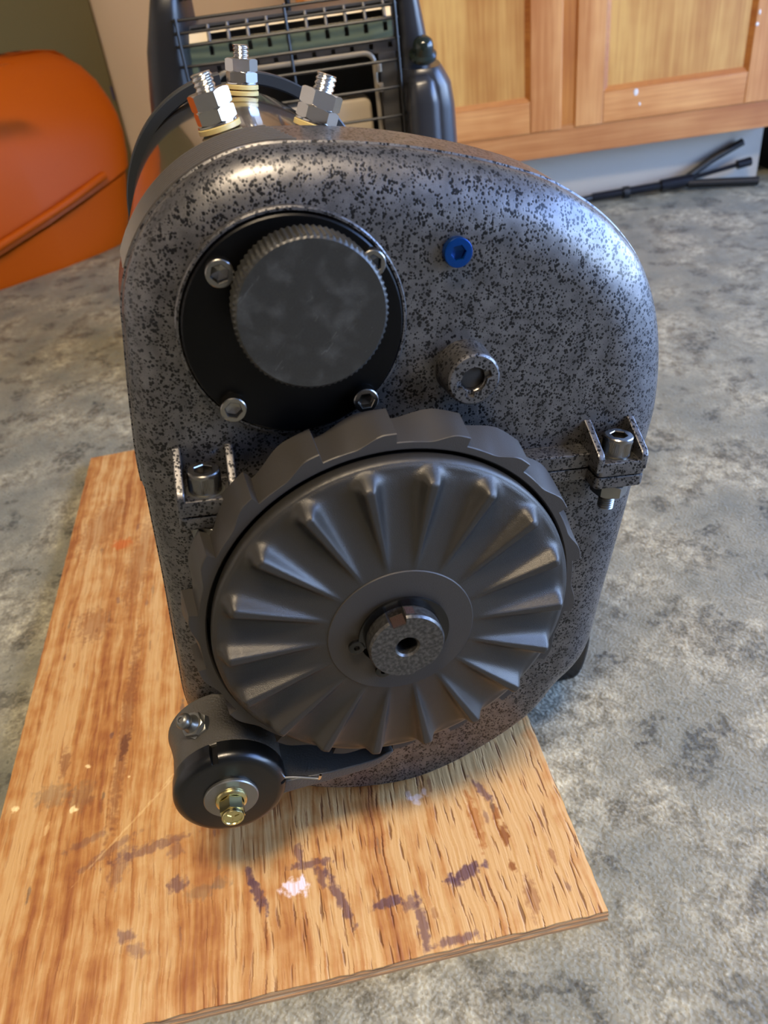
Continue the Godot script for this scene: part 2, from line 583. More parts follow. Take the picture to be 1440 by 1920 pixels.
# one sheet's own face: x 0..0.397 m, z 0..0.681 m; grain along z
func plywood() -> void:
	var w := 1024; var h := 1760
	var s0 := streaks(0.006, 22, w, h, 31)
	var s1 := streaks(0.028, 26, w, h, 32)
	var s2 := streaks(0.11, 22, w, h, 33)
	var s3 := streaks(0.16, 9, w, h, 34, 2)
	var pit := streaks(0.11, 13, w, h, 36, 2)
	var wob := field(noise(0.004, 3, 35), w, h)
	var mott := field(noise(0.018, 4, 37), w, h)
	var alb := PackedByteArray(); alb.resize(w * h * 3)
	var hgt := PackedByteArray(); hgt.resize(w * h)
	# colour of the veneer: pale right of the middle, rusty boards on the left
	var pale := Color8(192, 151, 95); var tan_ := Color8(170, 116, 59); var rusty := Color8(139, 80, 35)
	for y in h:
		for x in w:
			var i := y * w + x
			var xx := clampi(x + (wob[i] - 128) / 20, 0, w - 1)
			var k := y * w + xx
			var u := float(xx) / w
			var grain := (s1[k] - 128) * 0.0042 + (s2[k] - 128) * 0.0024 + (s3[k] - 128) * 0.0012
			var board := (s0[k] - 128) * 0.006 + (0.34 - u) * 0.9 + 0.28 * exp(-pow((u - 0.31) / 0.035, 2))
			var t := clampf(0.34 + grain + board * 0.55 + (mott[i] - 128) * 0.0022, 0, 1)
			var r: float; var g: float; var bl: float
			if t < 0.5:
				r = lerpf(pale.r, tan_.r, t * 2); g = lerpf(pale.g, tan_.g, t * 2); bl = lerpf(pale.b, tan_.b, t * 2)
			else:
				r = lerpf(tan_.r, rusty.r, t * 2 - 1); g = lerpf(tan_.g, rusty.g, t * 2 - 1); bl = lerpf(tan_.b, rusty.b, t * 2 - 1)
			var groove := clampf((pit[k] - 176) / 30.0, 0, 1) * clampf((u - 0.3) * 4.0, 0.25, 1)
			var q := 1.0 - groove * 0.36
			var o := i * 3
			alb[o] = int(r * 255 * q); alb[o + 1] = int(g * 255 * q * (1 - groove * 0.12)); alb[o + 2] = int(bl * 255 * q * (1 - groove * 0.2))
			hgt[i] = clampi(int(150 + (s2[k] - 128) * 0.45 + (s1[k] - 128) * 0.25 - groove * 90), 0, 255)
	# stains: x, z (as in the world), half sizes, turn, colour, strength
	var purple := Color8(76, 48, 56); var brown := Color8(112, 62, 30); var white := Color8(222, 204, 206); var cream := Color8(236, 208, 150); var grey := Color8(96, 80, 66)
	var spots := [
		[0.0215, 0.080, 0.0125, 0.0042, -0.25, purple, 0.8], [0.012, 0.0835, 0.006, 0.004, 0.3, purple, 0.7],
		[-0.186, 0.012, 0.026, 0.004, -0.15, purple, 0.4], [-0.215, 0.008, 0.022, 0.0035, -0.5, purple, 0.28], [-0.205, 0.020, 0.006, 0.016, 0.3, purple, 0.25],
		[-0.232, -0.004, 0.018, 0.003, -0.35, purple, 0.3], [-0.168, 0.018, 0.006, 0.006, 0.0, purple, 0.3], [-0.166, 0.043, 0.0065, 0.0055, 0.0, purple, 0.55],
		[-0.113, 0.0615, 0.0035, 0.014, -0.3, purple, 0.75], [-0.117, 0.0505, 0.003, 0.008, -0.2, purple, 0.6],
		[-0.077, 0.050, 0.014, 0.0032, 0.1, purple, 0.6], [-0.0845, 0.041, 0.003, 0.006, 0.0, purple, 0.5], [-0.0715, 0.060, 0.003, 0.008, -0.2, purple, 0.55],
		[-0.0615, 0.076, 0.003, 0.020, -0.32, purple, 0.65], [-0.032, 0.0875, 0.009, 0.0038, 0.0, purple, 0.75], [-0.0138, 0.1045, 0.0032, 0.016, 0.0, purple, 0.6], [-0.018, 0.091, 0.005, 0.005, 0.0, purple, 0.5],
		[-0.197, 0.070, 0.006, 0.005, 0.3, purple, 0.45], [-0.190, 0.080, 0.008, 0.004, 0.5, purple, 0.3], [0.005, 0.119, 0.013, 0.0028, 0.0, purple, 0.6],
		[-0.2407, -0.3556, 0.011, 0.009, 0.0, Color8(176, 84, 28), 0.75], [-0.212, -0.082, 0.003, 0.013, 0.05, Color8(74, 40, 26), 0.75], [-0.258, -0.078, 0.004, 0.012, 0.0, brown, 0.5],
		[-0.262, -0.05, 0.014, 0.010, 0.2, grey, 0.3], [-0.240, -0.045, 0.010, 0.012, 0.0, grey, 0.25], [-0.255, -0.235, 0.016, 0.022, -0.3, brown, 0.35],
		[-0.213, -0.10, 0.005, 0.10, 0.02, brown, 0.45], [-0.218, -0.32, 0.012, 0.07, 0.1, brown, 0.28], [-0.265, -0.40, 0.02, 0.05, 0.3, brown, 0.25],
		[0.052, 0.061, 0.0028, 0.007, 0.1, Color8(120, 64, 18), 0.85], [0.0505, 0.044, 0.0024, 0.010, 0.05, Color8(132, 72, 20), 0.8], [0.0507, 0.083, 0.0022, 0.004, 0.0, Color8(120, 64, 18), 0.8],
		[0.036, 0.045, 0.0035, 0.022, 0.0, Color8(150, 84, 30), 0.6], [0.047, 0.026, 0.003, 0.012, -0.4, purple, 0.6], [0.056, 0.105, 0.004, 0.012, 0.1, brown, 0.4],
		[-0.150, 0.052, 0.010, 0.005, 0.0, grey, 0.3], [-0.137, 0.049, 0.006, 0.004, 0.0, grey, 0.35],
		[-0.0886, 0.0636, 0.0085, 0.0062, 0.1, white, 0.95], [0.001, 0.0194, 0.0075, 0.0022, 0.1, white, 0.55], [-0.0035, 0.0165, 0.0018, 0.004, -0.3, white, 0.45], [0.0075, 0.0165, 0.0018, 0.004, 0.3, white, 0.45], [0.0, 0.023, 0.003, 0.0025, 0.0, white, 0.5],
		[-0.2445, -0.0332, 0.0028, 0.0028, 0.0, cream, 1.0], [-0.2891, -0.0446, 0.0028, 0.0026, 0.0, cream, 1.0], [-0.2388, -0.0698, 0.0024, 0.0024, 0.0, cream, 0.9], [-0.206, -0.052, 0.0014, 0.0014, 0.0, cream, 0.8], [-0.262, -0.022, 0.002, 0.005, 0.2, cream, 0.4],
		[-0.200, -0.012, 0.0009, 0.05, 0.75, cream, 0.35], [-0.170, -0.048, 0.0008, 0.02, 0.7, cream, 0.3],
	]
	var rng := RandomNumberGenerator.new(); rng.seed = 5
	for k in 90:
		var c0: Color = [brown, grey, purple][k % 3]
		spots.append([rng.randf_range(-0.29, 0.09), rng.randf_range(-0.5, 0.12), rng.randf_range(0.0006, 0.0018), rng.randf_range(0.002, 0.008), rng.randf_range(-0.1, 0.1), c0, rng.randf_range(0.25, 0.6)])
	var edge := field(noise(0.06, 3, 41), w, h)
	for s in spots:
		var cx: float = (s[0] + 0.299) / 0.397 * w
		var cy: float = (s[1] + 0.557) / 0.681 * h
		var px := w / 0.397
		var R := int(maxf(s[2], s[3]) * px * 1.5) + 2
		var ct := cos(s[4]); var sn := sin(s[4])
		var col: Color = s[5]
		for yy in range(maxi(0, int(cy) - R), mini(h, int(cy) + R)):
			for xx in range(maxi(0, int(cx) - R), mini(w, int(cx) + R)):
				var dx := (xx - cx) / px; var dy := (yy - cy) / px
				var ex: float = (dx * ct + dy * sn) / s[2]; var ey: float = (-dx * sn + dy * ct) / s[3]
				var i := yy * w + xx
				var d := sqrt(ex * ex + ey * ey) + (edge[i] - 128) * 0.005 + (s2[i] - 128) * 0.0016
				var f: float = clampf((1.2 - d) * 1.9, 0, 1) * s[6]
				if f <= 0: continue
				var o := i * 3
				alb[o] = int(lerpf(alb[o], col.r * 255, f)); alb[o + 1] = int(lerpf(alb[o + 1], col.g * 255, f)); alb[o + 2] = int(lerpf(alb[o + 2], col.b * 255, f))
	var m := mat("veneer", Color.WHITE, 0.55)
	m.albedo_texture = tex(Image.create_from_data(w, h, false, Image.FORMAT_RGB8, alb))
	bump(m, normal_tex(hgt, w, h, 3.0), 0.7)
	m = mat("ply_light", Color8(204, 172, 128), 0.8)
	m = mat("ply_dark", Color8(158, 122, 84), 0.85)
	m = mat("ply_mid", Color8(186, 148, 104), 0.85)


func cabinet_wood() -> void:
	var w := 1008; var h := 1008
	var s1 := streaks(0.012, 14, w, h, 51)
	var s2 := streaks(0.11, 24, w, h, 52)
	var mott := field(noise(0.008, 3, 53), w, h)
	var alb := PackedByteArray(); alb.resize(w * h * 3)
	for i in w * h:
		var t := clampf(0.5 + (s1[i] - 128) * 0.0042 + (s2[i] - 128) * 0.0028 + (mott[i] - 128) * 0.002, 0, 1)
		var o := i * 3
		alb[o] = int(lerpf(224, 184, t)); alb[o + 1] = int(lerpf(172, 122, t)); alb[o + 2] = int(lerpf(112, 66, t))
	var im := Image.create_from_data(w, h, false, Image.FORMAT_RGB8, alb)
	var upright := tex(im)
	var lying_im := im.duplicate() as Image
	lying_im.rotate_90(CLOCKWISE)
	var lying := tex(lying_im)
	for q in [["oak_panel", upright, Color(0.93, 0.93, 0.78)], ["oak_stile", upright, Color(0.95, 0.90, 0.84)], ["oak_rail", lying, Color(0.96, 0.90, 0.82)], ["oak_frame", lying, Color(0.86, 0.78, 0.70)], ["oak_bead", upright, Color(0.83, 0.70, 0.48)]]:
		var m := mat(q[0], q[2], 0.42)
		m.albedo_texture = q[1]
		tri(m, 1.05)


func knob_plastic() -> void:
	var n := 512
	var sm := field(noise(0.01, 4, 61, FastNoiseLite.TYPE_SIMPLEX_SMOOTH, 40.0), n, n, true)
	var fi := field(noise(0.15, 3, 62), n, n, true)
	var rng := RandomNumberGenerator.new(); rng.seed = 8
	var alb := PackedByteArray(); alb.resize(n * n * 3)
	var rgh := PackedByteArray(); rgh.resize(n * n)
	for i in n * n:
		var s := clampf((sm[i] - 120) / 120.0, 0, 1)
		var g := 33.0 + s * 20.0 + (fi[i] - 128) * 0.05
		alb[i * 3] = int(g); alb[i * 3 + 1] = int(g); alb[i * 3 + 2] = int(g * 0.92)
		rgh[i] = clampi(int(95 + s * 50), 0, 255)
	# scuffs and chalky smears
	for k in 60:
		var x := rng.randf() * n; var y := rng.randf() * n
		var a := rng.randf_range(-1.0, -0.5)
		var l := rng.randi_range(3, 46)
		for t in l:
			for q in 2:
				var i := clampi(int(y + sin(a) * t + q), 0, n - 1) * n + clampi(int(x + cos(a) * t), 0, n - 1)
				var add := 10 if k % 3 else 22
				for ch in 3: alb[i * 3 + ch] = mini(120, alb[i * 3 + ch] + add)
	for k in 40:
		var i := rng.randi_range(0, n * n - 2)
		for ch in 3: alb[i * 3 + ch] = 140
	var m := mat("knob_plastic", Color(1.0, 1.0, 1.0), 1.0)
	m.albedo_texture = tex(Image.create_from_data(n, n, false, Image.FORMAT_RGB8, alb))
	m.roughness_texture = tex(Image.create_from_data(n, n, false, Image.FORMAT_L8, rgh))
	m.roughness_texture_channel = BaseMaterial3D.TEXTURE_CHANNEL_RED
	tri(m, 11.0)


func worn_shaft() -> void:
	var n := 256
	var a := field(noise(0.04, 4, 71), n, n, true)
	var alb := PackedByteArray(); alb.resize(n * n * 3)
	for i in n * n:
		var f := clampf((a[i] - 60) / 140.0, 0, 1)
		alb[i * 3] = int(lerpf(98, 66, f)); alb[i * 3 + 1] = int(lerpf(97, 65, f)); alb[i * 3 + 2] = int(lerpf(94, 64, f))
	var m := mat("worn_shaft", Color.WHITE, 0.36, 0.8)
	m.albedo_texture = tex(Image.create_from_data(n, n, false, Image.FORMAT_RGB8, alb))
	tri(m, 34.0)


# ---------------------------------------------------------------- the garage

func build_room() -> void:
	structure("floor", box(Vector3(-2.5, -0.12, -2.0), Vector3(3.1, 0, 3.3)), M.concrete, "worn grey concrete garage floor with dark stains")
	structure("wall_back", box(Vector3(-2.5, 0, -2.0), Vector3(3.1, 2.5, -1.9)), M.wall_paint, "beige painted garage wall behind heater and cabinet")
	structure("wall_left", box(Vector3(-2.5, 0, -1.9), Vector3(-2.4, 2.5, 3.2)), M.wall_paint, "beige garage side wall away from the door opening")
	structure("wall_front", box(Vector3(-2.5, 0, 3.2), Vector3(3.1, 2.5, 3.3)), M.bare_plasterboard, "dull tan garage wall facing the cabinets")
	structure("ceiling", box(Vector3(-2.5, 2.5, -2.0), Vector3(3.1, 2.6, 3.3)), M.ceiling_paint, "off white garage ceiling")
	# the open vehicle door on the right: daylight comes in here
	var w := box(Vector3(3.0, 0, -1.9), Vector3(3.1, 2.5, -1.8))
	w.merge(box(Vector3(3.0, 0, 2.2), Vector3(3.1, 2.5, 3.2)))
	w.merge(box(Vector3(3.0, 2.15, -1.8), Vector3(3.1, 2.5, 2.2)))
	structure("wall_right", w, M.wall_paint, "beige garage wall with the open vehicle door")
	structure("driveway", box(Vector3(3.1, -0.14, -14), Vector3(26, -0.02, 16)), M.driveway, "pale driveway outside the garage door")


func build_lamp() -> void:
	var at := Vector3(0.0, 2.42, 0.68)
	var t := thing("ceiling_light", "warm shallow ceiling light above the plywood board", "ceiling light", Transform3D(WALL.basis, at))
	obj("housing", box(Vector3(-0.39, 0.015, -0.19), Vector3(0.39, 0.08, 0.19), 0.006), M.lamp_housing, t)
	obj("lamp_diffuser", box(Vector3(-0.36, 0.0, -0.16), Vector3(0.36, 0.014, 0.16), 0.004), M.lamp_glow, t)
	var l := AreaLight3D.new()
	l.name = "lamp_area"
	l.area_size = Vector2(0.72, 0.32)
	l.area_normalize_energy = true
	l.light_color = Color(1.0, 0.91, 0.78)
	l.light_energy = LAMP_ENERGY
	l.area_range = 12.0
	l.shadow_enabled = true
	l.transform = Transform3D(Basis(Vector3.RIGHT, -PI / 2), Vector3(0, -0.004, 0))
	t.add_child(l)


# ---------------------------------------------------------------- the plywood

func build_board() -> void:
	var t := thing("plywood_board", "stained orange-brown plywood sheet lying on the concrete under the windlass", "plywood", Transform3D(Basis.IDENTITY, Vector3(-0.299, 0, -0.557)))
	var X := 0.397; var Z := 0.681
	var rng := RandomNumberGenerator.new(); rng.seed = 3
	var names := ["ply_dark", "ply_light", "ply_dark", "ply_mid"]
	var y := 0.0
	for k in 4:
		var th := 0.0026
		var outline := PackedVector2Array()
		var ins := 0.0004 + 0.0006 * (k % 2)
		for side in 4:
			for s in 40:
				var f := s / 40.0
				var p: Vector2 = [Vector2(f * X, 0), Vector2(X, f * Z), Vector2(X - f * X, Z), Vector2(0, Z - f * Z)][side]
				var nrm: Vector2 = [Vector2(0, 1), Vector2(-1, 0), Vector2(0, -1), Vector2(1, 0)][side]
				outline.append(p + nrm * (ins + (rng.randf() * 0.0005 if s else 0.0)))
		var m := MB.new()
		m.prism(outline, y + 0.00008, y + th - 0.00008)
		var turned := MB.new()
		for i in range(0, m.v.size(), 3):
			for q in [0, 2, 1]: turned.v.append(Vector3(m.v[i + q].x, m.v[i + q].z, m.v[i + q].y))
		obj("ply", turned, M[names[k]], t, Transform3D.IDENTITY, 30.0)
		y += th
	# face veneer with a slightly broken edge; its picture lies on it once
	var mb := MB.new()
	var nx := 60; var nz := 100
	var grid := func(i: int, j: int, top: bool) -> Vector3:
		var px := X * i / nx; var pz := Z * j / nz
		var lip := 0.0
		if i == 0 or j == 0 or i == nx or j == nz: lip = 0.0005
		var wob := sin(i * 12.9898 + j * 78.233) * 43758.5453
		wob -= floor(wob)
		if j == nz: pz -= wob * 0.0012
		if i == nx: px -= wob * 0.0006
		if i == 0: px += wob * 0.0006
		return Vector3(px, 0.012 - lip if top else y, pz)
	for i in nx:
		for j in nz:
			mb.quad(grid.call(i, j, true), grid.call(i, j + 1, true), grid.call(i + 1, j + 1, true), grid.call(i + 1, j, true))
	for i in nx:
		mb.quad(grid.call(i, nz, false), grid.call(i + 1, nz, false), grid.call(i + 1, nz, true), grid.call(i, nz, true))
		mb.quad(grid.call(i + 1, 0, false), grid.call(i, 0, false), grid.call(i, 0, true), grid.call(i + 1, 0, true))
	for j in nz:
		mb.quad(grid.call(nx, j + 1, false), grid.call(nx, j, false), grid.call(nx, j, true), grid.call(nx, j + 1, true))
		mb.quad(grid.call(0, j, false), grid.call(0, j + 1, false), grid.call(0, j + 1, true), grid.call(0, j, true))
	var uv := func(p: Vector3, _n: Vector3) -> Vector2: return Vector2(p.x / X, p.z / Z)
	var am := mesh_of(mb, 50.0, uv)
	obj("face_veneer", am, M.veneer, t)


# ---------------------------------------------------------------- the windlass

func wl_mesh(called: String, m: MB, material: Material, parent: Node, t := Transform3D.IDENTITY, crease := 40.0) -> MeshInstance3D:
	return obj(called, m, material, parent, t, crease)


# shell of a casing half: open outline (counter-clockwise), rounded towards the face, walls going back
func shell(out: PackedVector2Array, width: Callable, ridge_z: float, back_z: float, draft: float) -> MB:
	var m := MB.new()
	var n := out.size()
	var nrm := PackedVector2Array()
	for i in n:
		var d := (out[mini(i + 1, n - 1)] - out[maxi(i - 1, 0)]).normalized()
		nrm.append(Vector2(d.y, -d.x))      # outwards
	nrm[0].y = 0; nrm[0] = nrm[0].normalized(); nrm[n - 1].y = 0; nrm[n - 1] = nrm[n - 1].normalized()
	var rings := []
	for q in [[back_z, draft], [lerpf(back_z, ridge_z, 0.5), draft * 0.5], [ridge_z - 0.0012, 0.0], [ridge_z - 0.0006, 0.0009], [ridge_z, 0.0009], [ridge_z + 0.0006, 0.0]]:
		var r := PackedVector3Array()
		for i in n: r.append(Vector3(out[i].x + nrm[i].x * q[1], out[i].y + nrm[i].y * q[1], q[0]))
		rings.append(r)
	var last := PackedVector2Array()
	for k in range(1, 15):
		var a := PI / 2 * k / 14
		var r := PackedVector3Array()
		last = PackedVector2Array()
		for i in n:
			var w: float = width.call(out[i])
			var p := out[i] - nrm[i] * w * (1 - cos(a))
			r.append(Vector3(p.x, p.y, ridge_z + 0.0006 + (-ridge_z - 0.0006) * sin(a)))
			last.append(p)
		rings.append(r)
	m.loft(rings, false)
	m.face(last, 0.0, true)
	var bk := PackedVector2Array()
	for p in rings[0]: bk.append(Vector2(p.x, p.y))
	m.face(bk, back_z, false)
	return m


func side_plate(poly: PackedVector2Array, x0: float, x1: float, bev: float) -> MB:   # polygon in (z, y), thick along x
	var m := MB.new()
	var flat := MB.new()
	flat.prism(poly, -x1, -x0, bev)
	m.merge(flat, Transform3D(Basis(Vector3(0, 0, 1), Vector3(0, 1, 0), Vector3(-1, 0, 0)), Vector3.ZERO))
	return m


func block(x0: float, x1: float, y0: float, y1: float, z0: float, z1: float, b: float) -> MB:   # flange block, rounded seen from above
	var flat := MB.new()
	flat.prism(rounded(x0, -z1, x1, -z0, minf(0.003, (x1 - x0) * 0.3), 3), y0, y1, b)
	var m := MB.new()
	m.merge(flat, Transform3D(Basis(Vector3.RIGHT, Vector3(0, 0, -1), Vector3.UP), Vector3.ZERO))
	return m


func build_windlass() -> void:
	var t := thing("anchor_windlass", "dark speckled anchor windlass with a ribbed disc, standing on the plywood", "windlass", WL)
	# upper casing
	var arc := []
	for k in range(0, 11):
		var a := deg_to_rad(90.0 + 9.0 * k)
		arc.append(Vector2(-0.0395 + 0.0792 * cos(a), 0.141 + 0.0792 * sin(a)))
	var pts := [Vector2(0.1672, 0.0603), Vector2(0.1683, 0.075), Vector2(0.168, 0.0875), Vector2(0.1655, 0.106), Vector2(0.1605, 0.1265), Vector2(0.1525, 0.1465), Vector2(0.1395, 0.1668), Vector2(0.1178, 0.1862), Vector2(0.0895, 0.2015), Vector2(0.063, 0.2095), Vector2(0.0368, 0.2148), Vector2(0.0115, 0.2184), Vector2(-0.0155, 0.2202)]
	pts.append_array(arc)
	pts.append_array([Vector2(-0.1208, 0.11), Vector2(-0.1222, 0.0775), Vector2(-0.1218, 0.0603)])
	var wide := func(p: Vector2) -> float: return 0.034 if p.y > 0.1 else lerpf(0.030, 0.034, clampf((p.y - 0.06) / 0.04, 0, 1))
	var up := shell(smooth(pts, 5), wide, -0.022, -0.058, 0.0030)
	for b in [[-0.1035, -0.0775, 0.0222, 0.0618], [0.1165, 0.1450, 0.0222, 0.0588], [-0.0785, 0.1175, 0.0125, 0.0604]]:
		up.merge(block(b[0], b[1], b[3], b[3] + 0.0086, -0.004, b[2], 0.0011))
	for x in [[-0.1040, -0.0998], [-0.0788, -0.0746], [0.1150, 0.1192], [0.1408, 0.1450]]:
		var top: float = 0.0885 if x[0] < 0 else 0.0835
		var dn: float = 0.0 if x[0] < 0 else -0.0028
		up.merge(side_plate(PackedVector2Array([Vector2(-0.006, 0.062), Vector2(0.0222, 0.062), Vector2(0.0222, 0.0728 + dn), Vector2(0.0205, 0.0754 + dn), Vector2(0.0005, top), Vector2(-0.006, top)]), x[0], x[1], 0.0009))
	var upper := wl_mesh("upper_case", up, M.hammered, t, Transform3D.IDENTITY, 32.0)
	# fine ribs round the left shoulder
	for k in 9:
		var z := -0.0272 - 0.0034 * k
		var path := []
		var rr := 0.0796 + 0.003 * (-0.022 - z) / 0.036
		for j in 33:
			var a := deg_to_rad(lerpf(86.0 + k * 0.9, 160.0, j / 32.0))
			path.append(Vector3(-0.0395 + rr * cos(a), 0.141 + rr * sin(a), z))
		wl_mesh("case_rib", tube(path, 0.0009, 8), M.rib_paint, upper)
	# lower casing
	var low := [Vector2(-0.1205, 0.0597), Vector2(-0.1199, 0.042), Vector2(-0.1185, -0.008), Vector2(-0.118, -0.065), Vector2(-0.1165, -0.1), Vector2(-0.108, -0.130), Vector2(-0.089, -0.155), Vector2(-0.056, -0.176), Vector2(-0.018, -0.1900), Vector2(0.025, -0.1935), Vector2(0.060, -0.1835), Vector2(0.090, -0.1665), Vector2(0.1145, -0.1500), Vector2(0.1260, -0.1390), Vector2(0.1328, -0.1300), Vector2(0.1382, -0.1235), Vector2(0.1445, -0.1175), Vector2(0.1505, -0.1100), Vector2(0.1552, -0.1000), Vector2(0.1578, -0.0850), Vector2(0.1592, -0.055), Vector2(0.1632, 0.0057), Vector2(0.1655, 0.0597)]
	var wlow := func(p: Vector2) -> float: return lerpf(0.006, 0.030, smoothstep(-0.17, -0.09, p.y))
	var lo := shell(smooth(low, 6), wlow, -0.022, -0.058, 0.0016)
	for b in [[-0.1040, -0.0770, 0.0215, 0.0612], [0.1160, 0.1455, 0.0215, 0.0582], [-0.0785, 0.1175, 0.0118, 0.0598]]:
		lo.merge(block(b[0], b[1], b[3] - 0.0073, b[3], -0.004, b[2], 0.0011))
	wl_mesh("lower_case", lo, M.hammered, t, Transform3D.IDENTITY, 32.0)
	# clamp bolts through the two pads
	var sc := mesh_of(socket_screw(0.0081, 0.0118, 0.0040, 0.006), 30)
	var nt := mesh_of(nut(0.0090, 0.0072, 0.0045), 30)
	var th := mesh_of(thread(0.0047, 0.0006, 0.0015, 0.0098), 40)
	for q in [[-0.0900, 0.0700], [0.1312, 0.0668]]:
		var b := obj("clamp_bolt", sc, M.steel, t, aim(Vector3(q[0], q[1], 0.0112), Vector3.UP))
		obj("washer", lathe([[0.0095, -0.0006], [0.0095, 0.0006], [0.0, 0.0006]], 40), M.dull_steel, b)
		obj("nut", nt, M.dull_steel, b, Transform3D(Basis(Vector3.BACK, 0.15), Vector3(0, 0, -0.0237)))
		obj("threaded_end", th, M.dull_steel, b, Transform3D(Basis(Vector3.RIGHT, PI), Vector3(0, 0, -0.024)))
	# black cover plate with the knurled cap
	var pc := Vector3(-0.0418, 0.1455, 0)
	wl_mesh("cover_rim", lathe([[0.0535, -0.002], [0.0535, 0.0022], [0.0528, 0.003], [0.0518, 0.003], [0.0512, 0.0022], [0.0512, 0.0]], 96), M.hammered, t, Transform3D(Basis(), pc))
	var plate := wl_mesh("cover_plate", lathe([[0.0508, 0.0], [0.0508, 0.0045], [0.0500, 0.0053], [0.0, 0.0053]], 96), M.black_anodised, t, Transform3D(Basis(), pc))
	var ps := mesh_of(socket_screw(0.0063, 0.0066, 0.0035, 0.0042), 30)
	for q in [[-0.0737, 0.1742, 0.3], [-0.0730, 0.1113, 0.8], [-0.0098, 0.1106, 0.1], [-0.0075, 0.1755, 0.5]]:
		obj("socket_screw", ps, M.steel, plate, Transform3D(Basis(Vector3.BACK, q[2]), Vector3(q[0] - pc.x, q[1] - pc.y, 0.0053)))
	var kn := func(a): return 0.0336 - 0.0007 * (0.5 + 0.5 * cos(a * 76))
	var kb := func(_a): return 0.0315
	var m := MB.new()
	var kc := func(a): return 0.0328 - 0.0003 * (0.5 + 0.5 * cos(a * 76))
	var k1 := func(_a): return 0.0318
	m.loft([ring(kb, 0.005, 608), ring(kb, 0.010, 608), ring(kn, 0.0112, 608), ring(kn, 0.0275, 608), ring(kc, 0.0288, 608), ring(k1, 0.0294, 608)])
	m.face(PackedVector2Array(Array(circle(0.0318, 0, 152)).map(func(p): return Vector2(p.x, p.y))), 0.0294, true)
	var kcap := wl_mesh("knurled_cap", m, M.knob_plastic, t, Transform3D(Basis(), Vector3(-0.0373, 0.1597, 0)), 25.0)
	kcap.set_meta("label", "scuffed dark grey knurled cap")
	# blue plug, sight boss
	var bp := wl_mesh("drain_plug", socket_screw(0.0069, 0.0044, 0.0031, 0.003), M.blue_anodised, t, Transform3D(Basis(Vector3.BACK, 0.2), Vector3(0.0346, 0.1768, 0)), 30.0)
	bp.set_meta("label", "small blue socket plug")
	var bm := MB.new()
	var bo := func(q, notch): return func(a): return q + (notch if minf(absf(wrapf(a - 4.5, -PI, PI)), minf(absf(wrapf(a - 3.4, -PI, PI)), absf(wrapf(a - 0.35, -PI, PI)))) < 0.28 else 0.0)
	bm.loft([ring(bo.call(0.0146, 0.0), -0.001, 96), ring(bo.call(0.0142, 0.0), 0.004, 96), ring(bo.call(0.0137, 0.0), 0.0150, 96), ring(bo.call(0.0132, 0.0), 0.0168, 96), ring(bo.call(0.0122, 0.0), 0.0175, 96), ring(bo.call(0.0066, 0.0025), 0.0175, 96), ring(bo.call(0.0066, 0.0018), 0.0155, 96), ring(bo.call(0.0062, 0.0), 0.0150, 96), ring(bo.call(0.0062, 0.0), 0.011, 96)])
	var boss := wl_mesh("sight_boss", bm, M.hammered, t, Transform3D(Basis(), Vector3(0.0425, 0.1195, 0)), 30.0)
	wl_mesh("boss_plug", lathe([[0.0063, 0.010], [0.0063, 0.0128], [0.005, 0.0136], [0.0, 0.0136]], 40), M.machined_iron, boss)
	build_motor(t)
	build_wheel(t)
	build_drum(t)
	# black foot that hangs over the edge of the board down to the floor
	var ft := MB.new()
	ft.prism(smooth([Vector2(0.13, -0.176), Vector2(0.174, -0.1823), Vector2(0.186, -0.176), Vector2(0.1895, -0.15), Vector2(0.186, -0.132), Vector2(0.172, -0.122), Vector2(0.13, -0.12)], 5, true), -0.110, -0.060, 0.004)
	wl_mesh("mounting_foot", ft, M.black_gloss, t, Transform3D.IDENTITY, 50.0).set_meta("label", "glossy black mounting foot")


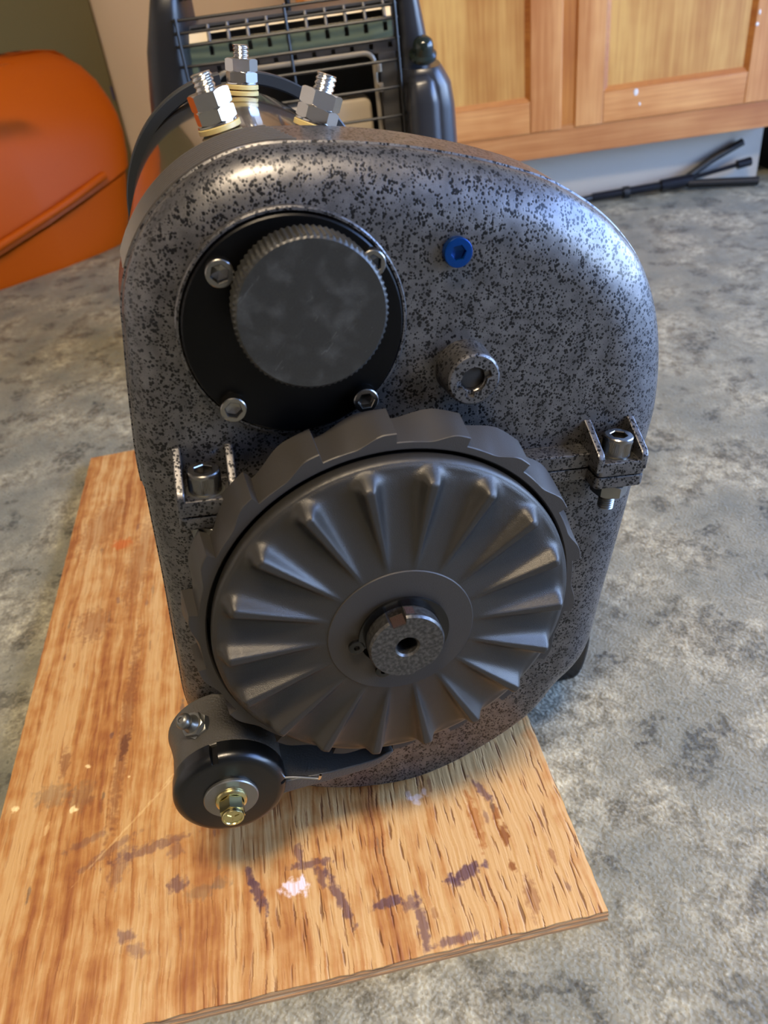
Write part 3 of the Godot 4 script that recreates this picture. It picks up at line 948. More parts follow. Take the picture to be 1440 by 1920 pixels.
func build_motor(t: Node3D) -> void:
	var ax := Vector3(-0.040, 0.142, 0)
	var motor := wl_mesh("motor", lathe([[0.078, -0.056], [0.080, -0.059], [0.080, -0.300], [0.076, -0.303], [0.0, -0.303]].map(func(q): return q), 128), M.motor_enamel, t, Transform3D(Basis(), ax))
	(motor.mesh as ArrayMesh).resource_name = "motor_barrel"
	# band at the far end, with a gap at the top
	var m := MB.new()
	var sec := [[0.0828, -0.300], [0.0828, -0.279], [0.0838, -0.278], [0.0903, -0.278], [0.0913, -0.279], [0.0913, -0.300]]
	for part in [[101.0, 107.5], [112.0, 448.0]]:
		var rings := []
		var n := 120 if part[1] > 200 else 6
		for i in n + 1:
			var a := deg_to_rad(lerpf(part[0], part[1], float(i) / n))
			var p := PackedVector3Array()
			for q in sec: p.append(Vector3(q[0] * cos(a), q[0] * sin(a), q[1]))
			rings.append(p)
		m.loft(rings, true, true, true)
	wl_mesh("end_band", m, M.motor_ring, motor, Transform3D(Basis(), Vector3(0.0065, 0.0018, 0)))
	var nt := mesh_of(nut(0.0092, 0.0064, 0.0045), 30)
	var nt2 := mesh_of(nut(0.0092, 0.0076, 0.0045), 30)
	var th := mesh_of(thread(0.0053, 0.0008, 0.0022, 0.010), 50)
	var wa := mesh_of(lathe([[0.0098, 0.0], [0.0108, 0.0004], [0.0108, 0.0026], [0.0100, 0.0032], [0.005, 0.0032]], 48), 40)
	for q in [[-16.8, -0.085, 0.175, 0.26, 0.0], [17.0, -0.085, 0.35, 0.52, 0.0], [1.5, -0.250, 0.175, 0.43, 0.0036]]:
		var a := deg_to_rad(90.0 - q[0])
		var d := Vector3(cos(a), sin(a), 0)
		var s := obj("terminal_stud", th, M.bright_steel, t, aim(ax + d * 0.0960 + d * q[4] + Vector3(0, 0, q[1]), d))
		var z0: float = -0.0160
		if q[4] > 0:
			obj("insulator", wa, M.nylon, s, Transform3D(Basis(), Vector3(0, 0, z0 - 0.0036)))
		obj("insulator", wa, M.nylon, s, Transform3D(Basis(), Vector3(0, 0, z0)))
		obj("washer", lathe([[0.0104, 0.0], [0.0104, 0.0009], [0.004, 0.0009]], 40), M.bright_steel, s, Transform3D(Basis(), Vector3(0, 0, z0 + 0.0032)))
		obj("nut", nt, M.bright_steel, s, Transform3D(Basis(Vector3.BACK, q[2]), Vector3(0, 0, z0 + 0.0041)))
		obj("nut", nt2, M.bright_steel, s, Transform3D(Basis(Vector3.BACK, q[3]), Vector3(0, 0, z0 + 0.0105)))


func build_wheel(t: Node3D) -> void:
	# drum behind the rings
	wl_mesh("wheel_core", lathe([[0.086, 0.0005], [0.090, 0.004], [0.090, 0.036], [0.0, 0.036]], 72), M.machined_iron, t)
	# toothed ring: radius grows clockwise and drops back at every step, 18 teeth
	var n := 18 * 24
	# at the back the rise starts early, at the front edge late
	var tooth := func(f: float, foot: float, amp: float, early: float) -> float:
		return foot + amp * smoothstep(lerpf(0.42, 0.04, early), lerpf(0.86, 0.66, early), f)
	var rz := func(z: float, foot: float, amp: float, early: float) -> PackedVector3Array:
		var p := PackedVector3Array()
		for k in 18:
			for j in 24:
				var f := j / 23.0 * 0.9994 + 0.0003
				var a := deg_to_rad(11.0 - 20.0 * (17 - k) - 20.0 * (1.0 - f))
				var r: float = tooth.call(1.0 - f, foot, amp, early)
				p.append(Vector3(r * cos(a), r * sin(a), z))
		return p
	var m := MB.new()
	m.loft([circle(0.088, 0.0178, n), rz.call(0.0178, 0.1006, 0.0050, 1.0), rz.call(0.0188, 0.1036, 0.0056, 1.0), rz.call(0.0398, 0.1016, 0.0046, 0.0), rz.call(0.0403, 0.1012, 0.0046, 0.0)])
	# flat front, then the bore
	var o: PackedVector3Array = rz.call(0.0403, 0.1012, 0.0046, 0.0)
	var inner := PackedVector3Array(); var deep := PackedVector3Array(); var lip := PackedVector3Array()
	for p in o:
		var u := Vector3(p.x, p.y, 0).normalized()
		lip.append(u * 0.0980 + Vector3(0, 0, 0.0403)); inner.append(u * 0.0973 + Vector3(0, 0, 0.0396)); deep.append(u * 0.0966 + Vector3(0, 0, 0.020))
	m.loft([o, lip, inner, deep])
	wl_mesh("toothed_ring", m, M.machined_iron, t, Transform3D.IDENTITY, 28.0)
	# ribbed disc as a height field in polar coordinates
	var na := 18 * 36
	var rs := []
	for k in 15: rs.append(lerpf(0.0385, 0.082, k / 14.0))
	rs.append_array([0.0845, 0.0865, 0.0880, 0.0893, 0.0905, 0.0916, 0.0925, 0.0933, 0.0940])
	var rings := []
	var d := MB.new()
	rings.append(circle(0.0930, 0.0360, na)); rings.append(circle(0.0952, 0.0385, na)); rings.append(circle(0.0956, 0.0440, na)); rings.append(circle(0.0951, 0.0462, na))
	for i in range(rs.size() - 1, -1, -1):
		var r: float = rs[i]
		var p := PackedVector3Array()
		for j in na:
			var a := TAU * j / na
			var off: float = absf(wrapf(a - deg_to_rad(1.8), -PI / 18.0, PI / 18.0)) * r
			var grow := clampf((r - 0.0400) / 0.050, 0, 1)
			var w := lerpf(0.0014, 0.0036, grow)
			var side := maxf(0.0, off - 0.0003 - 0.0016 * grow)
			var h := 0.0094 * grow / pow(1.0 + pow(side / w, 2.0), 1.3)
			h *= 1.0 - smoothstep(0.0880, 0.0938, r + off * 0.2)
			var z := lerpf(0.0548, 0.0475, (r - 0.0385) / 0.0555)
			if r > 0.0925: z -= 0.0008 * (r - 0.0925) / 0.0015
			p.append(Vector3(r * cos(a), r * sin(a), z + h))
		rings.append(p)
	d.loft(rings)
	wl_mesh("finned_disc", d, M.cast_iron, t, Transform3D.IDENTITY, 60.0)
	wl_mesh("hub_face", lathe([[0.0388, 0.050], [0.0387, 0.0551], [0.0383, 0.0555], [0.0225, 0.0557], [0.0222, 0.0553], [0.0222, 0.050]], 96), M.machined_iron, t, Transform3D.IDENTITY, 30.0)
	# snap ring with two eyes
	var cr := MB.new()
	var crings := []
	for i in 73:
		var a := deg_to_rad(lerpf(248.0, 553.0, i / 72.0))
		var wd := 0.0048 - 0.0016 * absf(i / 36.0 - 1.0)
		var p := PackedVector3Array()
		for q in [[0.0, -0.0008], [0.0, 0.0008], [1.0, 0.0008], [1.0, -0.0008]]:
			p.append(Vector3((0.0200 + wd * q[0]) * cos(a), (0.0200 + wd * q[0]) * sin(a), 0.0580 + q[1]))
		crings.append(p)
	var rev := []
	for r in crings:
		var p2: PackedVector3Array = r.duplicate(); p2.reverse(); rev.append(p2)
	cr.loft(rev, true, true, true)
	var clip := wl_mesh("snap_ring", cr, M.black_gloss, t, Transform3D.IDENTITY, 30.0)
	for a in [188.0, 246.0]:
		var e := deg_to_rad(a)
		wl_mesh("snap_ring_eye", lathe([[0.0042, -0.0009], [0.0042, 0.0007], [0.0038, 0.0010], [0.0016, 0.0010], [0.0014, 0.0006], [0.0014, -0.0009]], 28), M.black_gloss, clip, Transform3D(Basis(), Vector3(0.0245 * cos(e), 0.0245 * sin(e), 0.0580)))
	# shaft end with a keyway on top, a nick below and a centre hole
	var sh := MB.new()
	var sr := func(q: float) -> Callable:
		return func(a: float) -> float:
			var g := rad_to_deg(a)
			if g > 94.0 and g < 120.0: return minf(q, 0.0150 / cos(deg_to_rad(g - 107.0)))
			if g > 284.0 and g < 312.0: return minf(q, 0.0178)
			return q
	var fl := func(q: float) -> Callable: return func(_a: float) -> float: return q
	sh.loft([ring(fl.call(0.0197), 0.048, 360), ring(fl.call(0.0197), 0.0585, 360), ring(sr.call(0.0197), 0.0586, 360), ring(sr.call(0.0197), 0.0660, 360), ring(sr.call(0.0188), 0.0674, 360), ring(fl.call(0.0149), 0.0674, 360), ring(fl.call(0.0145), 0.0672, 360), ring(fl.call(0.0064), 0.0672, 360), ring(fl.call(0.0054), 0.0662, 360), ring(fl.call(0.0054), 0.0550, 360), ring(fl.call(0.0), 0.053, 360)])
	var shaft := wl_mesh("drive_shaft", sh, M.worn_shaft, t, Transform3D.IDENTITY, 30.0)
	shaft.set_meta("label", "worn steel shaft end with centre hole")
	var rk := Vector2(cos(deg_to_rad(107.0)), sin(deg_to_rad(107.0)))
	wl_mesh("rusty_keyway", box(Vector3(-0.0034, -0.0003, 0.0590), Vector3(0.0034, 0.0002, 0.0668), 0.0001), M.rust, shaft, Transform3D(Basis(Vector3.BACK, deg_to_rad(17.0)), Vector3(rk.x * 0.0150, rk.y * 0.0150, 0)))
	wl_mesh("rust_patch", box(Vector3(-0.0022, -0.0003, 0.0595), Vector3(0.0022, 0.0002, 0.0650), 0.0002), M.rust, shaft, Transform3D(Basis(Vector3.BACK, deg_to_rad(-4.0)), Vector3(0.00135, 0.0196, 0)))
	wl_mesh("rusty_bore", lathe([[0.0046, 0.0560], [0.0046, 0.0562], [0.0, 0.0562]], 32), M.rust, shaft)


func build_drum(t: Node3D) -> void:
	var c := Vector3(-0.0955, -0.1130, 0)
	var d := wl_mesh("pivot_drum", lathe([[0.0345, -0.002], [0.0330, 0.004], [0.0315, 0.014], [0.0314, 0.0325], [0.0306, 0.0336], [0.0, 0.0336]], 72), M.cast_rough, t, Transform3D(Basis(), c))
	var cm := MB.new()
	var cut := func(q: float) -> Callable:
		return func(a: float) -> float:
			var g := rad_to_deg(a)
			return minf(q, 0.0290) if (g > 99.0 and g < 106.0) or (g > 2.0 and g < 6.5) else q
	var rings := [ring(cut.call(0.0310), 0.0338, 360), ring(cut.call(0.0324), 0.0342, 360), ring(cut.call(0.0325), 0.0410, 360)]
	for k in range(1, 8):
		var a := PI / 2 * k / 7
		rings.append(ring(cut.call(0.0265 + 0.0060 * cos(a)), 0.0410 + 0.0060 * sin(a), 360))
	rings.append(ring(func(_a): return 0.0150, 0.0472, 360)); rings.append(ring(func(_a): return 0.0, 0.0472, 360))
	cm.loft(rings)
	wl_mesh("drum_cap", cm, M.cap_black, d, Transform3D.IDENTITY, 35.0)
	wl_mesh("washer", lathe([[0.0156, 0.0470], [0.0156, 0.0486], [0.0150, 0.0492], [0.0, 0.0492]], 56), M.dull_steel, d)
	var hb := MB.new()
	hb.merge(lathe([[0.0090, 0.0490], [0.0092, 0.0498], [0.0088, 0.0508], [0.0075, 0.0516], [0.0070, 0.0516]], 48))
	hb.merge(nut(0.0064, 0.0085, 0.0), Transform3D(Basis(Vector3.BACK, 0.66), Vector3(0, 0, 0.0512)))
	hb.merge(lathe([[0.0062, 0.0590], [0.0064, 0.0612], [0.0061, 0.0620], [0.0052, 0.0621], [0.0049, 0.0614], [0.0, 0.0612]], 40))
	for k in 3:      # raised grade marks on the head
		hb.merge(box(Vector3(0.0012, -0.0002, 0.0612), Vector3(0.0038, 0.0002, 0.0617)), Transform3D(Basis(Vector3.BACK, 0.4 + k * TAU / 3), Vector3.ZERO))
	wl_mesh("hex_bolt", hb, M.zinc_gold, d, Transform3D.IDENTITY, 30.0).set_meta("label", "yellow zinc hex bolt")
	# grease nipple
	var nd := Vector3(-0.52, 0.78, 0.33).normalized()
	var np := MB.new()
	np.merge(nut(0.0064, 0.0040, 0.0))
	np.merge(nut(0.0058, 0.0030, 0.0), Transform3D(Basis(Vector3.BACK, 0.4), Vector3(0, 0, 0.0038)))
	np.merge(lathe([[0.0052, 0.0060], [0.0044, 0.0076], [0.0036, 0.0086], [0.0033, 0.0102], [0.0037, 0.0113], [0.0042, 0.0127], [0.0040, 0.0140], [0.0033, 0.0151], [0.0022, 0.0158], [0.0014, 0.0158], [0.0012, 0.0150], [0.0, 0.0150]], 32))
	wl_mesh("grease_nipple", np, M.dull_steel, d, aim(Vector3(-0.0140, 0.0275, 0.0160), nd, 0.3).scaled_local(Vector3.ONE * 1.12), 30.0)
	# wire pin
	wl_mesh("wire_pin", tube(smooth3([Vector3(0.027, 0.0030, 0.0425), Vector3(0.034, 0.0026, 0.0430), Vector3(0.041, 0.0018, 0.0440), Vector3(0.0500, 0.0002, 0.0455), Vector3(0.0515, 0.0006, 0.0462), Vector3(0.0522, 0.0036, 0.0465)], 4), 0.0008, 8), M.bright_steel, d)
	# stripper finger reaching under the toothed ring
	var sf := MB.new()
	sf.prism(smooth([Vector2(-0.080, -0.1335), Vector2(-0.056, -0.1310), Vector2(-0.030, -0.1275), Vector2(-0.010, -0.1235), Vector2(-0.001, -0.1185), Vector2(0.0035, -0.1125), Vector2(-0.001, -0.1130), Vector2(-0.010, -0.1172), Vector2(-0.035, -0.1205), Vector2(-0.064, -0.1215), Vector2(-0.080, -0.1200)], 3, true), 0.006, 0.0365, 0.0008)
	wl_mesh("stripper_finger", sf, M.cast_rough, t, Transform3D.IDENTITY, 50.0)


# ---------------------------------------------------------------- along the back wall

func wall_at(x: float, y: float, z: float, turn := 0.0) -> Transform3D:
	return Transform3D(WALL.basis.rotated(Vector3.UP, turn), WALL * Vector3(x, y, z))


func door(t: Node3D, x0: float, x1: float, y0: float, y1: float, px0: float, px1: float, py0: float) -> void:
	var top := y1 - 0.055
	var d := obj("door", box(Vector3(px0 - 0.002, py0 - 0.002, -0.012), Vector3(px1 + 0.002, top + 0.002, -0.007)), M.oak_panel, t)
	# stiles and rails, each with its eased edge
	obj("stile", box(Vector3(x0, y0, -0.018), Vector3(px0, y1, 0), 0.0025), M.oak_stile, d)
	obj("stile", box(Vector3(px1, y0, -0.018), Vector3(x1, y1, 0), 0.0025), M.oak_stile, d)
	obj("rail", box(Vector3(px0, y0, -0.018), Vector3(px1, py0, -0.0003), 0.0025), M.oak_rail, d)
	obj("rail", box(Vector3(px0, top, -0.018), Vector3(px1, y1, -0.0003), 0.0025), M.oak_rail, d)
	# sloping bead round the panel
	for q in [[0, px0], [1, px1]]:
		var poly := PackedVector2Array([Vector2(-0.008, 0), Vector2(-0.001, 0), Vector2(-0.008, 0.010 if q[0] == 0 else -0.010)])
		var m := MB.new()
		m.prism(poly, py0, top)
		obj("bead", m, M.oak_bead, d, Transform3D(Basis(Vector3(0, 0, 1), Vector3(1, 0, 0), Vector3(0, 1, 0)), Vector3(q[1], 0, 0)))
	var m2 := MB.new()
	m2.prism(PackedVector2Array([Vector2(py0, -0.008), Vector2(py0 + 0.010, -0.008), Vector2(py0, -0.001)]), px0, px1)
	obj("bead", m2, M.oak_bead, d, Transform3D(Basis(Vector3(0, 1, 0), Vector3(0, 0, 1), Vector3(1, 0, 0)), Vector3.ZERO))


func build_cabinet() -> void:
	var t := thing("base_cabinet", "pale oak base cabinet with framed doors along the garage wall", "cabinet", wall_at(0, 0, -1.3))
	obj("carcass", box(Vector3(-0.018, 0.112, -0.585), Vector3(0.905, 0.88, -0.022)), M.oak_stile, t)
	obj("face_frame", box(Vector3(-0.02, 0.110, -0.022), Vector3(0.905, 0.165, -0.003), 0.001), M.oak_frame, t)
	obj("face_frame", box(Vector3(0.44, 0.165, -0.022), Vector3(0.505, 0.86, -0.004), 0.001), M.oak_bead, t)
	obj("face_frame", box(Vector3(-0.02, 0.165, -0.022), Vector3(0.03, 0.86, -0.004), 0.001), M.oak_bead, t)
	obj("face_frame", box(Vector3(-0.02, 0.83, -0.022), Vector3(0.905, 0.88, -0.004), 0.001), M.oak_frame, t)
	door(t, -0.005, 0.457, 0.159, 0.845, 0.058, 0.396, 0.2145)
	door(t, 0.484, 0.885, 0.159, 0.845, 0.5385, 0.8185, 0.2145)
	# paint drips on the right door
	for q in [[0.601, 0.2065, 0.0042, 0.0062], [0.610, 0.185, 0.002, 0.003], [0.8235, 0.311, 0.002, 0.004], [0.822, 0.292, 0.003, 0.003]]:
		var m := MB.new()
		m.loft([circle(1.0, 0, 12), circle(0.7, 0.7, 12), circle(0.0, 1.0, 12)])
		obj("paint_spot", m, M.white_trim, t, Transform3D(Basis.from_scale(Vector3(q[2], q[3], 0.0008)), Vector3(q[0], q[1], 0.0002)), 70.0)
	obj("kick_board", box(Vector3(-0.02, 0.0, -0.075), Vector3(0.898, 0.112, -0.06), 0.001), M.kick_grey, t)
	obj("worktop", box(Vector3(-0.03, 0.88, -0.595), Vector3(0.915, 0.915, 0.02), 0.004), M.kick_grey, t)


func perforated(x0: float, x1: float, y0: float, y1: float, xs: Array, wx: float, hy0: float, hy1: float) -> MB:
	var m := MB.new()
	var cuts := [x0]
	for x in xs: cuts.append(x - wx / 2); cuts.append(x + wx / 2)
	cuts.append(x1)
	for i in cuts.size() - 1:
		var a: float = cuts[i]; var b: float = cuts[i + 1]
		if i % 2 == 0:
			m.quad(Vector3(a, y0, 0), Vector3(b, y0, 0), Vector3(b, y1, 0), Vector3(a, y1, 0))
		else:
			m.quad(Vector3(a, y0, 0), Vector3(b, y0, 0), Vector3(b, hy0, 0), Vector3(a, hy0, 0))
			m.quad(Vector3(a, hy1, 0), Vector3(b, hy1, 0), Vector3(b, y1, 0), Vector3(a, y1, 0))
			for e in [[Vector3(a, hy0, 0), Vector3(b, hy0, 0)], [Vector3(b, hy0, 0), Vector3(b, hy1, 0)], [Vector3(b, hy1, 0), Vector3(a, hy1, 0)], [Vector3(a, hy1, 0), Vector3(a, hy0, 0)]]:
				m.quad(e[0], e[1], e[1] + Vector3(0, 0, -0.0015), e[0] + Vector3(0, 0, -0.0015))
	return m


func column(rows: Array) -> MB:     # rows of [height, left, right, back, front], rounded in plan
	var m := MB.new()
	var rings := []
	for q in rows:
		var p := PackedVector3Array()
		var cx: float = (q[1] + q[2]) / 2; var hx: float = (q[2] - q[1]) / 2
		var cz: float = (q[3] + q[4]) / 2; var hz: float = (q[4] - q[3]) / 2
		for i in 40:
			var a := TAU * i / 40
			var c := cos(a); var s := sin(a)
			p.append(Vector3(cx + hx * signf(c) * pow(absf(c), 0.62), q[0], cz - hz * signf(s) * pow(absf(s), 0.62)))
		rings.append(p)
	m.loft(rings, true, true, true)
	return m


func build_heater() -> void:
	var t := thing("gas_heater", "black portable gas heater with wire guard behind the windlass", "heater", wall_at(0, 0, -0.72))
	obj("base", column([[0.0, -0.22, 0.18, -0.26, 0.03], [0.012, -0.225, 0.185, -0.265, 0.035], [0.07, -0.22, 0.18, -0.26, 0.03], [0.075, -0.21, 0.17, -0.25, 0.02]]), M.black_plastic, t, Transform3D.IDENTITY, 50.0)
	obj("left_column", column([[0.07, -0.226, -0.140, -0.19, -0.005], [0.20, -0.224, -0.140, -0.18, -0.005], [0.33, -0.216, -0.141, -0.17, -0.005], [0.37, -0.209, -0.142, -0.165, -0.004], [0.42, -0.197, -0.140, -0.155, -0.003], [0.455, -0.184, -0.138, -0.14, -0.006], [0.478, -0.176, -0.137, -0.13, -0.012], [0.490, -0.165, -0.140, -0.12, -0.03]]), M.black_plastic, t, Transform3D.IDENTITY, 50.0)
	obj("red_trim", column([[0.15, -0.2285, -0.20, -0.16, -0.03], [0.33, -0.2205, -0.19, -0.15, -0.03], [0.345, -0.215, -0.19, -0.14, -0.04]]), M.red_brown, t)
	obj("right_column", column([[0.07, 0.098, 0.176, -0.19, 0.0], [0.25, 0.098, 0.1735, -0.18, 0.004], [0.32, 0.099, 0.1715, -0.17, 0.006], [0.345, 0.100, 0.168, -0.165, 0.006], [0.360, 0.102, 0.160, -0.16, 0.004], [0.366, 0.104, 0.156, -0.155, 0.0]]), M.column_plastic, t, Transform3D.IDENTITY, 50.0)
	obj("column_lobe", column([[0.07, 0.104, 0.146, -0.03, 0.022], [0.33, 0.106, 0.146, -0.03, 0.022], [0.352, 0.109, 0.142, -0.03, 0.017], [0.361, 0.113, 0.136, -0.03, 0.006]]), M.column_plastic, t, Transform3D.IDENTITY, 50.0)
	obj("upper_column", column([[0.355, 0.100, 0.148, -0.16, -0.030], [0.40, 0.102, 0.143, -0.155, -0.028], [0.44, 0.104, 0.136, -0.145, -0.026], [0.475, 0.106, 0.129, -0.13, -0.026], [0.49, 0.108, 0.122, -0.12, -0.04]]), M.column_plastic, t, Transform3D.IDENTITY, 50.0)
	var k := obj("control_knob", lathe([[0.0145, 0.0], [0.0165, 0.002], [0.0165, 0.006], [0.0130, 0.009], [0.0125, 0.016], [0.0108, 0.021], [0.0065, 0.0245], [0.0, 0.0255]], 40), M.knob_green, t, aim(Vector3(0.131, 0.376, -0.012), Vector3(0.05, 0.9, 0.45)))
	k.set_meta("label", "round dark green control knob")
	# body behind the guard
	# hollow fire box, open towards us
	var fb := box(Vector3(-0.142, 0.07, -0.205), Vector3(0.102, 0.44, -0.20))
	for q in [[-0.142, -0.139, 0.07, 0.44], [0.099, 0.102, 0.07, 0.44], [-0.142, 0.102, 0.437, 0.44], [-0.142, 0.102, 0.07, 0.073]]:
		fb.merge(box(Vector3(q[0], q[2], -0.20), Vector3(q[1], q[3], -0.036)))
	obj("fire_box", fb, M.grey_steel, t)
	obj("rear_shell", column([[0.07, -0.2, 0.16, -0.30, -0.206], [0.36, -0.19, 0.15, -0.28, -0.206], [0.425, -0.16, 0.12, -0.25, -0.206]]), M.black_plastic, t, Transform3D.IDENTITY, 50.0)
	var slots := []
	for i in 9: slots.append(-0.106 + 0.0232 * i)
	var top := obj("slotted_top", perforated(-0.143, 0.099, -0.0052, 0.0058, slots, 0.0205, -0.0050, 0.0032), M.cream_steel, t, Transform3D(Basis(Vector3.RIGHT, deg_to_rad(-28)), Vector3(0, 0.4275, -0.030)))
	top.set_meta("label", "cream slotted top strip")
	var holes := []
	for i in 10: holes.append(-0.118 + 0.0232 * i)
	obj("punched_strip", perforated(-0.146, 0.099, -0.0115, 0.0115, holes, 0.0052, -0.0030, 0.0062), M.green_steel, t, Transform3D(Basis(Vector3.RIGHT, deg_to_rad(-10)), Vector3(0, 0.4115, -0.026)))
	obj("punched_strip", perforated(-0.146, 0.099, -0.008, 0.008, holes, 0.0052, -0.0028, 0.0040), M.grey_steel, t, Transform3D(Basis(Vector3.RIGHT, deg_to_rad(22)), Vector3(0.004, 0.3930, -0.030)))
	for i in 10:
		obj("top_pin", tube([Vector3(-0.118 + 0.0232 * i, 0.4215, -0.022), Vector3(-0.118 + 0.0232 * i, 0.4385, -0.034)], 0.0021, 8), M.grey_steel, t)
	obj("side_plate", box(Vector3(-0.150, 0.08, -0.06), Vector3(-0.138, 0.402, -0.024), 0.001), M.green_steel, t)
	obj("side_plate", box(Vector3(0.079, 0.08, -0.06), Vector3(0.100, 0.386, -0.030), 0.001), M.grey_steel, t)
	# rounded bright frame of the burner
	var path := []
	for p in rounded(-0.120, 0.12, 0.0735, 0.388, 0.012, 5): path.append(Vector3(p.x, p.y, -0.028))
	path.append(path[0])
	obj("burner_frame", tube(path, 0.0030, 8, false), M.cream_steel, t)
	var lw := MB.new()
	lw.prism(rounded(-0.085, 0.13, 0.066, 0.3365, 0.010, 5), -0.09, -0.055, 0.004)
	obj("burner_tile", lw, M.ceramic, t, Transform3D.IDENTITY, 50.0)
	for y in [0.3715, 0.3500]:
		obj("bracket_tab", column([[y - 0.0045, 0.074, 0.0815, -0.03, -0.020], [y + 0.0045, 0.074, 0.0815, -0.03, -0.020]]), M.cream_steel, t)
	# wire guard
	for y in [0.448, 0.4355, 0.4225, 0.4020, 0.3800, 0.3515, 0.3200, 0.288, 0.25, 0.21, 0.17, 0.13]:
		var z := 0.0 if y < 0.43 else -0.004
		obj("guard_wire", tube(smooth3([Vector3(-0.150, y, -0.05), Vector3(-0.1505, y, -0.012), Vector3(-0.144, y, z), Vector3(-0.05, y, z + 0.003), Vector3(0.04, y, z + 0.003), Vector3(0.096, y, z), Vector3(0.1035, y, -0.012), Vector3(0.103, y, -0.05)], 4), 0.0017, 8), M.wire_black, t)
	for x in [-0.149, -0.0245, 0.1015]:
		obj("guard_wire", tube([Vector3(x, 0.11, 0.0015), Vector3(x, 0.43, 0.0015), Vector3(x, 0.450, -0.003)], 0.0019, 8), M.wire_black, t)
	# carrying handle with its ribbed grip
	obj("handle", tube(smooth3([Vector3(-0.160, 0.462, -0.08), Vector3(-0.140, 0.492, -0.06), Vector3(-0.09, 0.494, -0.05), Vector3(0.05, 0.494, -0.05), Vector3(0.10, 0.492, -0.06), Vector3(0.115, 0.465, -0.08)], 5), 0.006, 12), M.black_plastic, t)
	var g := MB.new()
	for i in 8: g.merge(box(Vector3(-0.142 + i * 0.0056, 0.4655, -0.045), Vector3(-0.138 + i * 0.0056, 0.482, -0.018), 0.001))
	g.merge(box(Vector3(-0.143, 0.4675, -0.043), Vector3(-0.098, 0.480, -0.020), 0.001))
	obj("grip", g, M.rubber, t)
	obj("hose_pipe", tube([Vector3(-0.0215, 0.436, -0.07), Vector3(-0.0200, 0.50, -0.06)], 0.0035, 10), M.rubber, t)


func build_orange_case() -> void:
	var A := Vector3(-0.595, 0, -1.368)
	var u := Vector3(0.8207, 0, -0.5713)
	var t := thing("tool_case", "bright orange plastic tool case on the floor by the wall", "tool case", Transform3D(Basis(u, Vector3.UP, Vector3(0.5713, 0, 0.8207)), A))
	# outline in plan: right end, blunt corner towards us; x along the face, z out of it
	var plan := func(right: float, front: float, shrink: float) -> PackedVector3Array:
		var raw := smooth([Vector2(-0.42, -front + 0.03), Vector2(-0.2, -front + 0.008), Vector2(0.10, -front), Vector2(0.175, -front + 0.004), Vector2(right - 0.05, -front + 0.026), Vector2(right - 0.006, -front + 0.062), Vector2(right, 0.13 - front), Vector2(right - 0.01, 0.22), Vector2(right - 0.05, 0.255 - shrink), Vector2(-0.38, 0.25 - shrink), Vector2(-0.43, 0.2), Vector2(-0.44, 0.06)], 6, true)
		var p := PackedVector3Array()
		for q in raw: p.append(Vector3(q.x, 0, -q.y))
		return p
	var tilt := 0.244
	var rings := []
	for q in [[0.004, 0.330, -0.008], [0.0, 0.342, 0.0], [0.012, 0.349, 0.004], [0.06, 0.364, 0.010], [0.13, 0.384, 0.014]]:
		var r: PackedVector3Array = plan.call(q[1], q[2], 0.0)
		for i in r.size(): r[i].y = q[0] + (clampf((r[i].x - 0.3) * tilt, -0.115, 0.02) if q[0] > 0.1 else 0.0)
		rings.append(r)
	var low := MB.new()
	low.loft(rings, true, true, true)
	obj("case_bottom", low, M.orange_plastic, t, Transform3D.IDENTITY, 50.0)
	rings = []
	for q in [[0.135, 0.392, 0.014, 0.0, 1.0], [0.16, 0.400, 0.010, 0.0, 0.9], [0.21, 0.410, 0.0, 0.0, 0.5], [0.25, 0.414, -0.012, 0.01, 0.2], [0.285, 0.414, -0.030, 0.02, 0.0], [0.32, 0.408, -0.052, 0.03, 0.0], [0.350, 0.394, -0.076, 0.045, 0.0], [0.371, 0.374, -0.098, 0.06, 0.0], [0.384, 0.350, -0.120, 0.08, 0.0], [0.391, 0.310, -0.140, 0.10, 0.0]]:
		var r: PackedVector3Array = plan.call(q[1], q[2], q[3])
		for i in r.size(): r[i].y = q[0] + clampf((r[i].x - 0.3) * tilt, -0.115, 0.02) * q[4]
		rings.append(r)
	var lid := MB.new()
	lid.loft(rings, true, true, true)
	obj("case_lid", lid, M.orange_plastic, t, Transform3D.IDENTITY, 50.0)
	# slanting lip where lid and bottom meet
	var path := []
	for x in [-0.42, -0.3, -0.15, 0.0, 0.1, 0.175, 0.24, 0.285, 0.302]:
		var zz := 0.02 if x < 0.15 else 0.02 - 0.026 * pow((x - 0.15) / 0.152, 1.6)
		path.append(Vector3(x, 0.155 + clampf((x - 0.3) * tilt, -0.115, 0.02), zz + 0.004))
	obj("case_lip", tube(smooth3(path, 4), 0.0085, 12), M.orange_plastic, t, Transform3D.IDENTITY, 50.0)
	obj("handle_recess", column([[0.3915, 0.02, 0.15, 0.06, 0.10], [0.3925, 0.025, 0.145, 0.063, 0.097]]), M.orange_plastic, t)


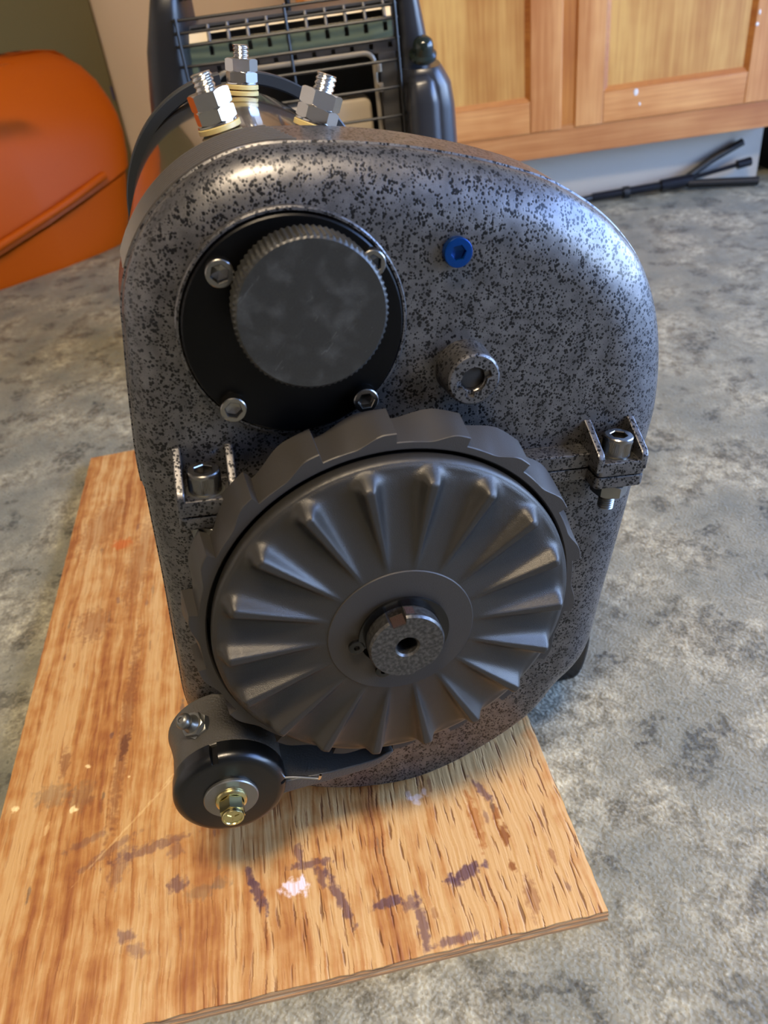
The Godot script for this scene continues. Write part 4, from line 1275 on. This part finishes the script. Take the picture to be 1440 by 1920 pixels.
func build_clutter() -> void:
	var p := obj("olive_panel", box(Vector3(-0.60, 0, -0.009), Vector3(0, 1.25, 0.009), 0.001), M.olive_board, self, Transform3D(WALL.basis.rotated(WALL.basis.x, deg_to_rad(-2.0)), WALL * Vector3(-0.503, 0.001, -1.845)))
	tag(p, "flat olive-brown panel leaning on the wall behind the orange case", "panel")
	var tp := obj("tape_piece", box(Vector3(-0.004, 0.255, 0.0091), Vector3(0.0, 0.285, 0.0096)), M.violet_tape, p)
	tp.set_meta("label", "small violet tape on the panel edge")
	# folded black stand under the cabinet
	var s := thing("folded_stand", "black folded stand lying on the floor under the cabinet edge", "stand", wall_at(0.70, 0.0, -1.345))
	obj("shaft", tube([Vector3(-0.165, 0.012, 0.012), Vector3(0.03, 0.018, 0.012)], 0.0085, 14), M.blue_black, s)
	obj("collar", tube([Vector3(-0.02, 0.016, 0.012), Vector3(0.045, 0.020, 0.012)], 0.0125, 14), M.blue_black, s)
	obj("collar", tube([Vector3(-0.10, 0.013, 0.012), Vector3(-0.088, 0.0135, 0.012)], 0.0118, 14), M.rubber, s)
	obj("leg", tube([Vector3(0.03, 0.022, 0.010), Vector3(0.09, 0.052, 0.0), Vector3(0.150, 0.078, 0.0)], 0.0075, 12), M.rubber, s)
	obj("leg", tube([Vector3(0.035, 0.014, 0.018), Vector3(0.170, 0.010, 0.050)], 0.0085, 12), M.rubber, s)
	obj("leg", tube([Vector3(0.035, 0.020, 0.006), Vector3(0.145, 0.037, 0.010)], 0.0045, 12), M.blue_black, s)
	obj("foot_tip", tube([Vector3(0.140, 0.036, 0.010), Vector3(0.168, 0.040, 0.010)], 0.009, 14), M.blue_black, s)
	obj("cord_end", tube([Vector3(-0.165, 0.012, 0.012), Vector3(-0.22, 0.010, 0.022), Vector3(-0.3, 0.009, 0.03)], 0.0065, 10), M.rubber, s)
	# black bin next to the cabinet
	var b := thing("storage_bin", "black bin standing beside the right end of the cabinet", "bin", wall_at(1.105, 0.0, -1.42))
	obj("bin_body", column([[0.0, -0.165, 0.165, -0.16, 0.13], [0.02, -0.168, 0.168, -0.163, 0.133], [0.42, -0.177, 0.177, -0.17, 0.14]]), M.rubber, b, Transform3D.IDENTITY, 50.0)
	obj("lid", column([[0.42, -0.185, 0.185, -0.178, 0.148], [0.45, -0.183, 0.183, -0.176, 0.146], [0.455, -0.17, 0.17, -0.165, 0.135]]), M.rubber, b, Transform3D.IDENTITY, 50.0)
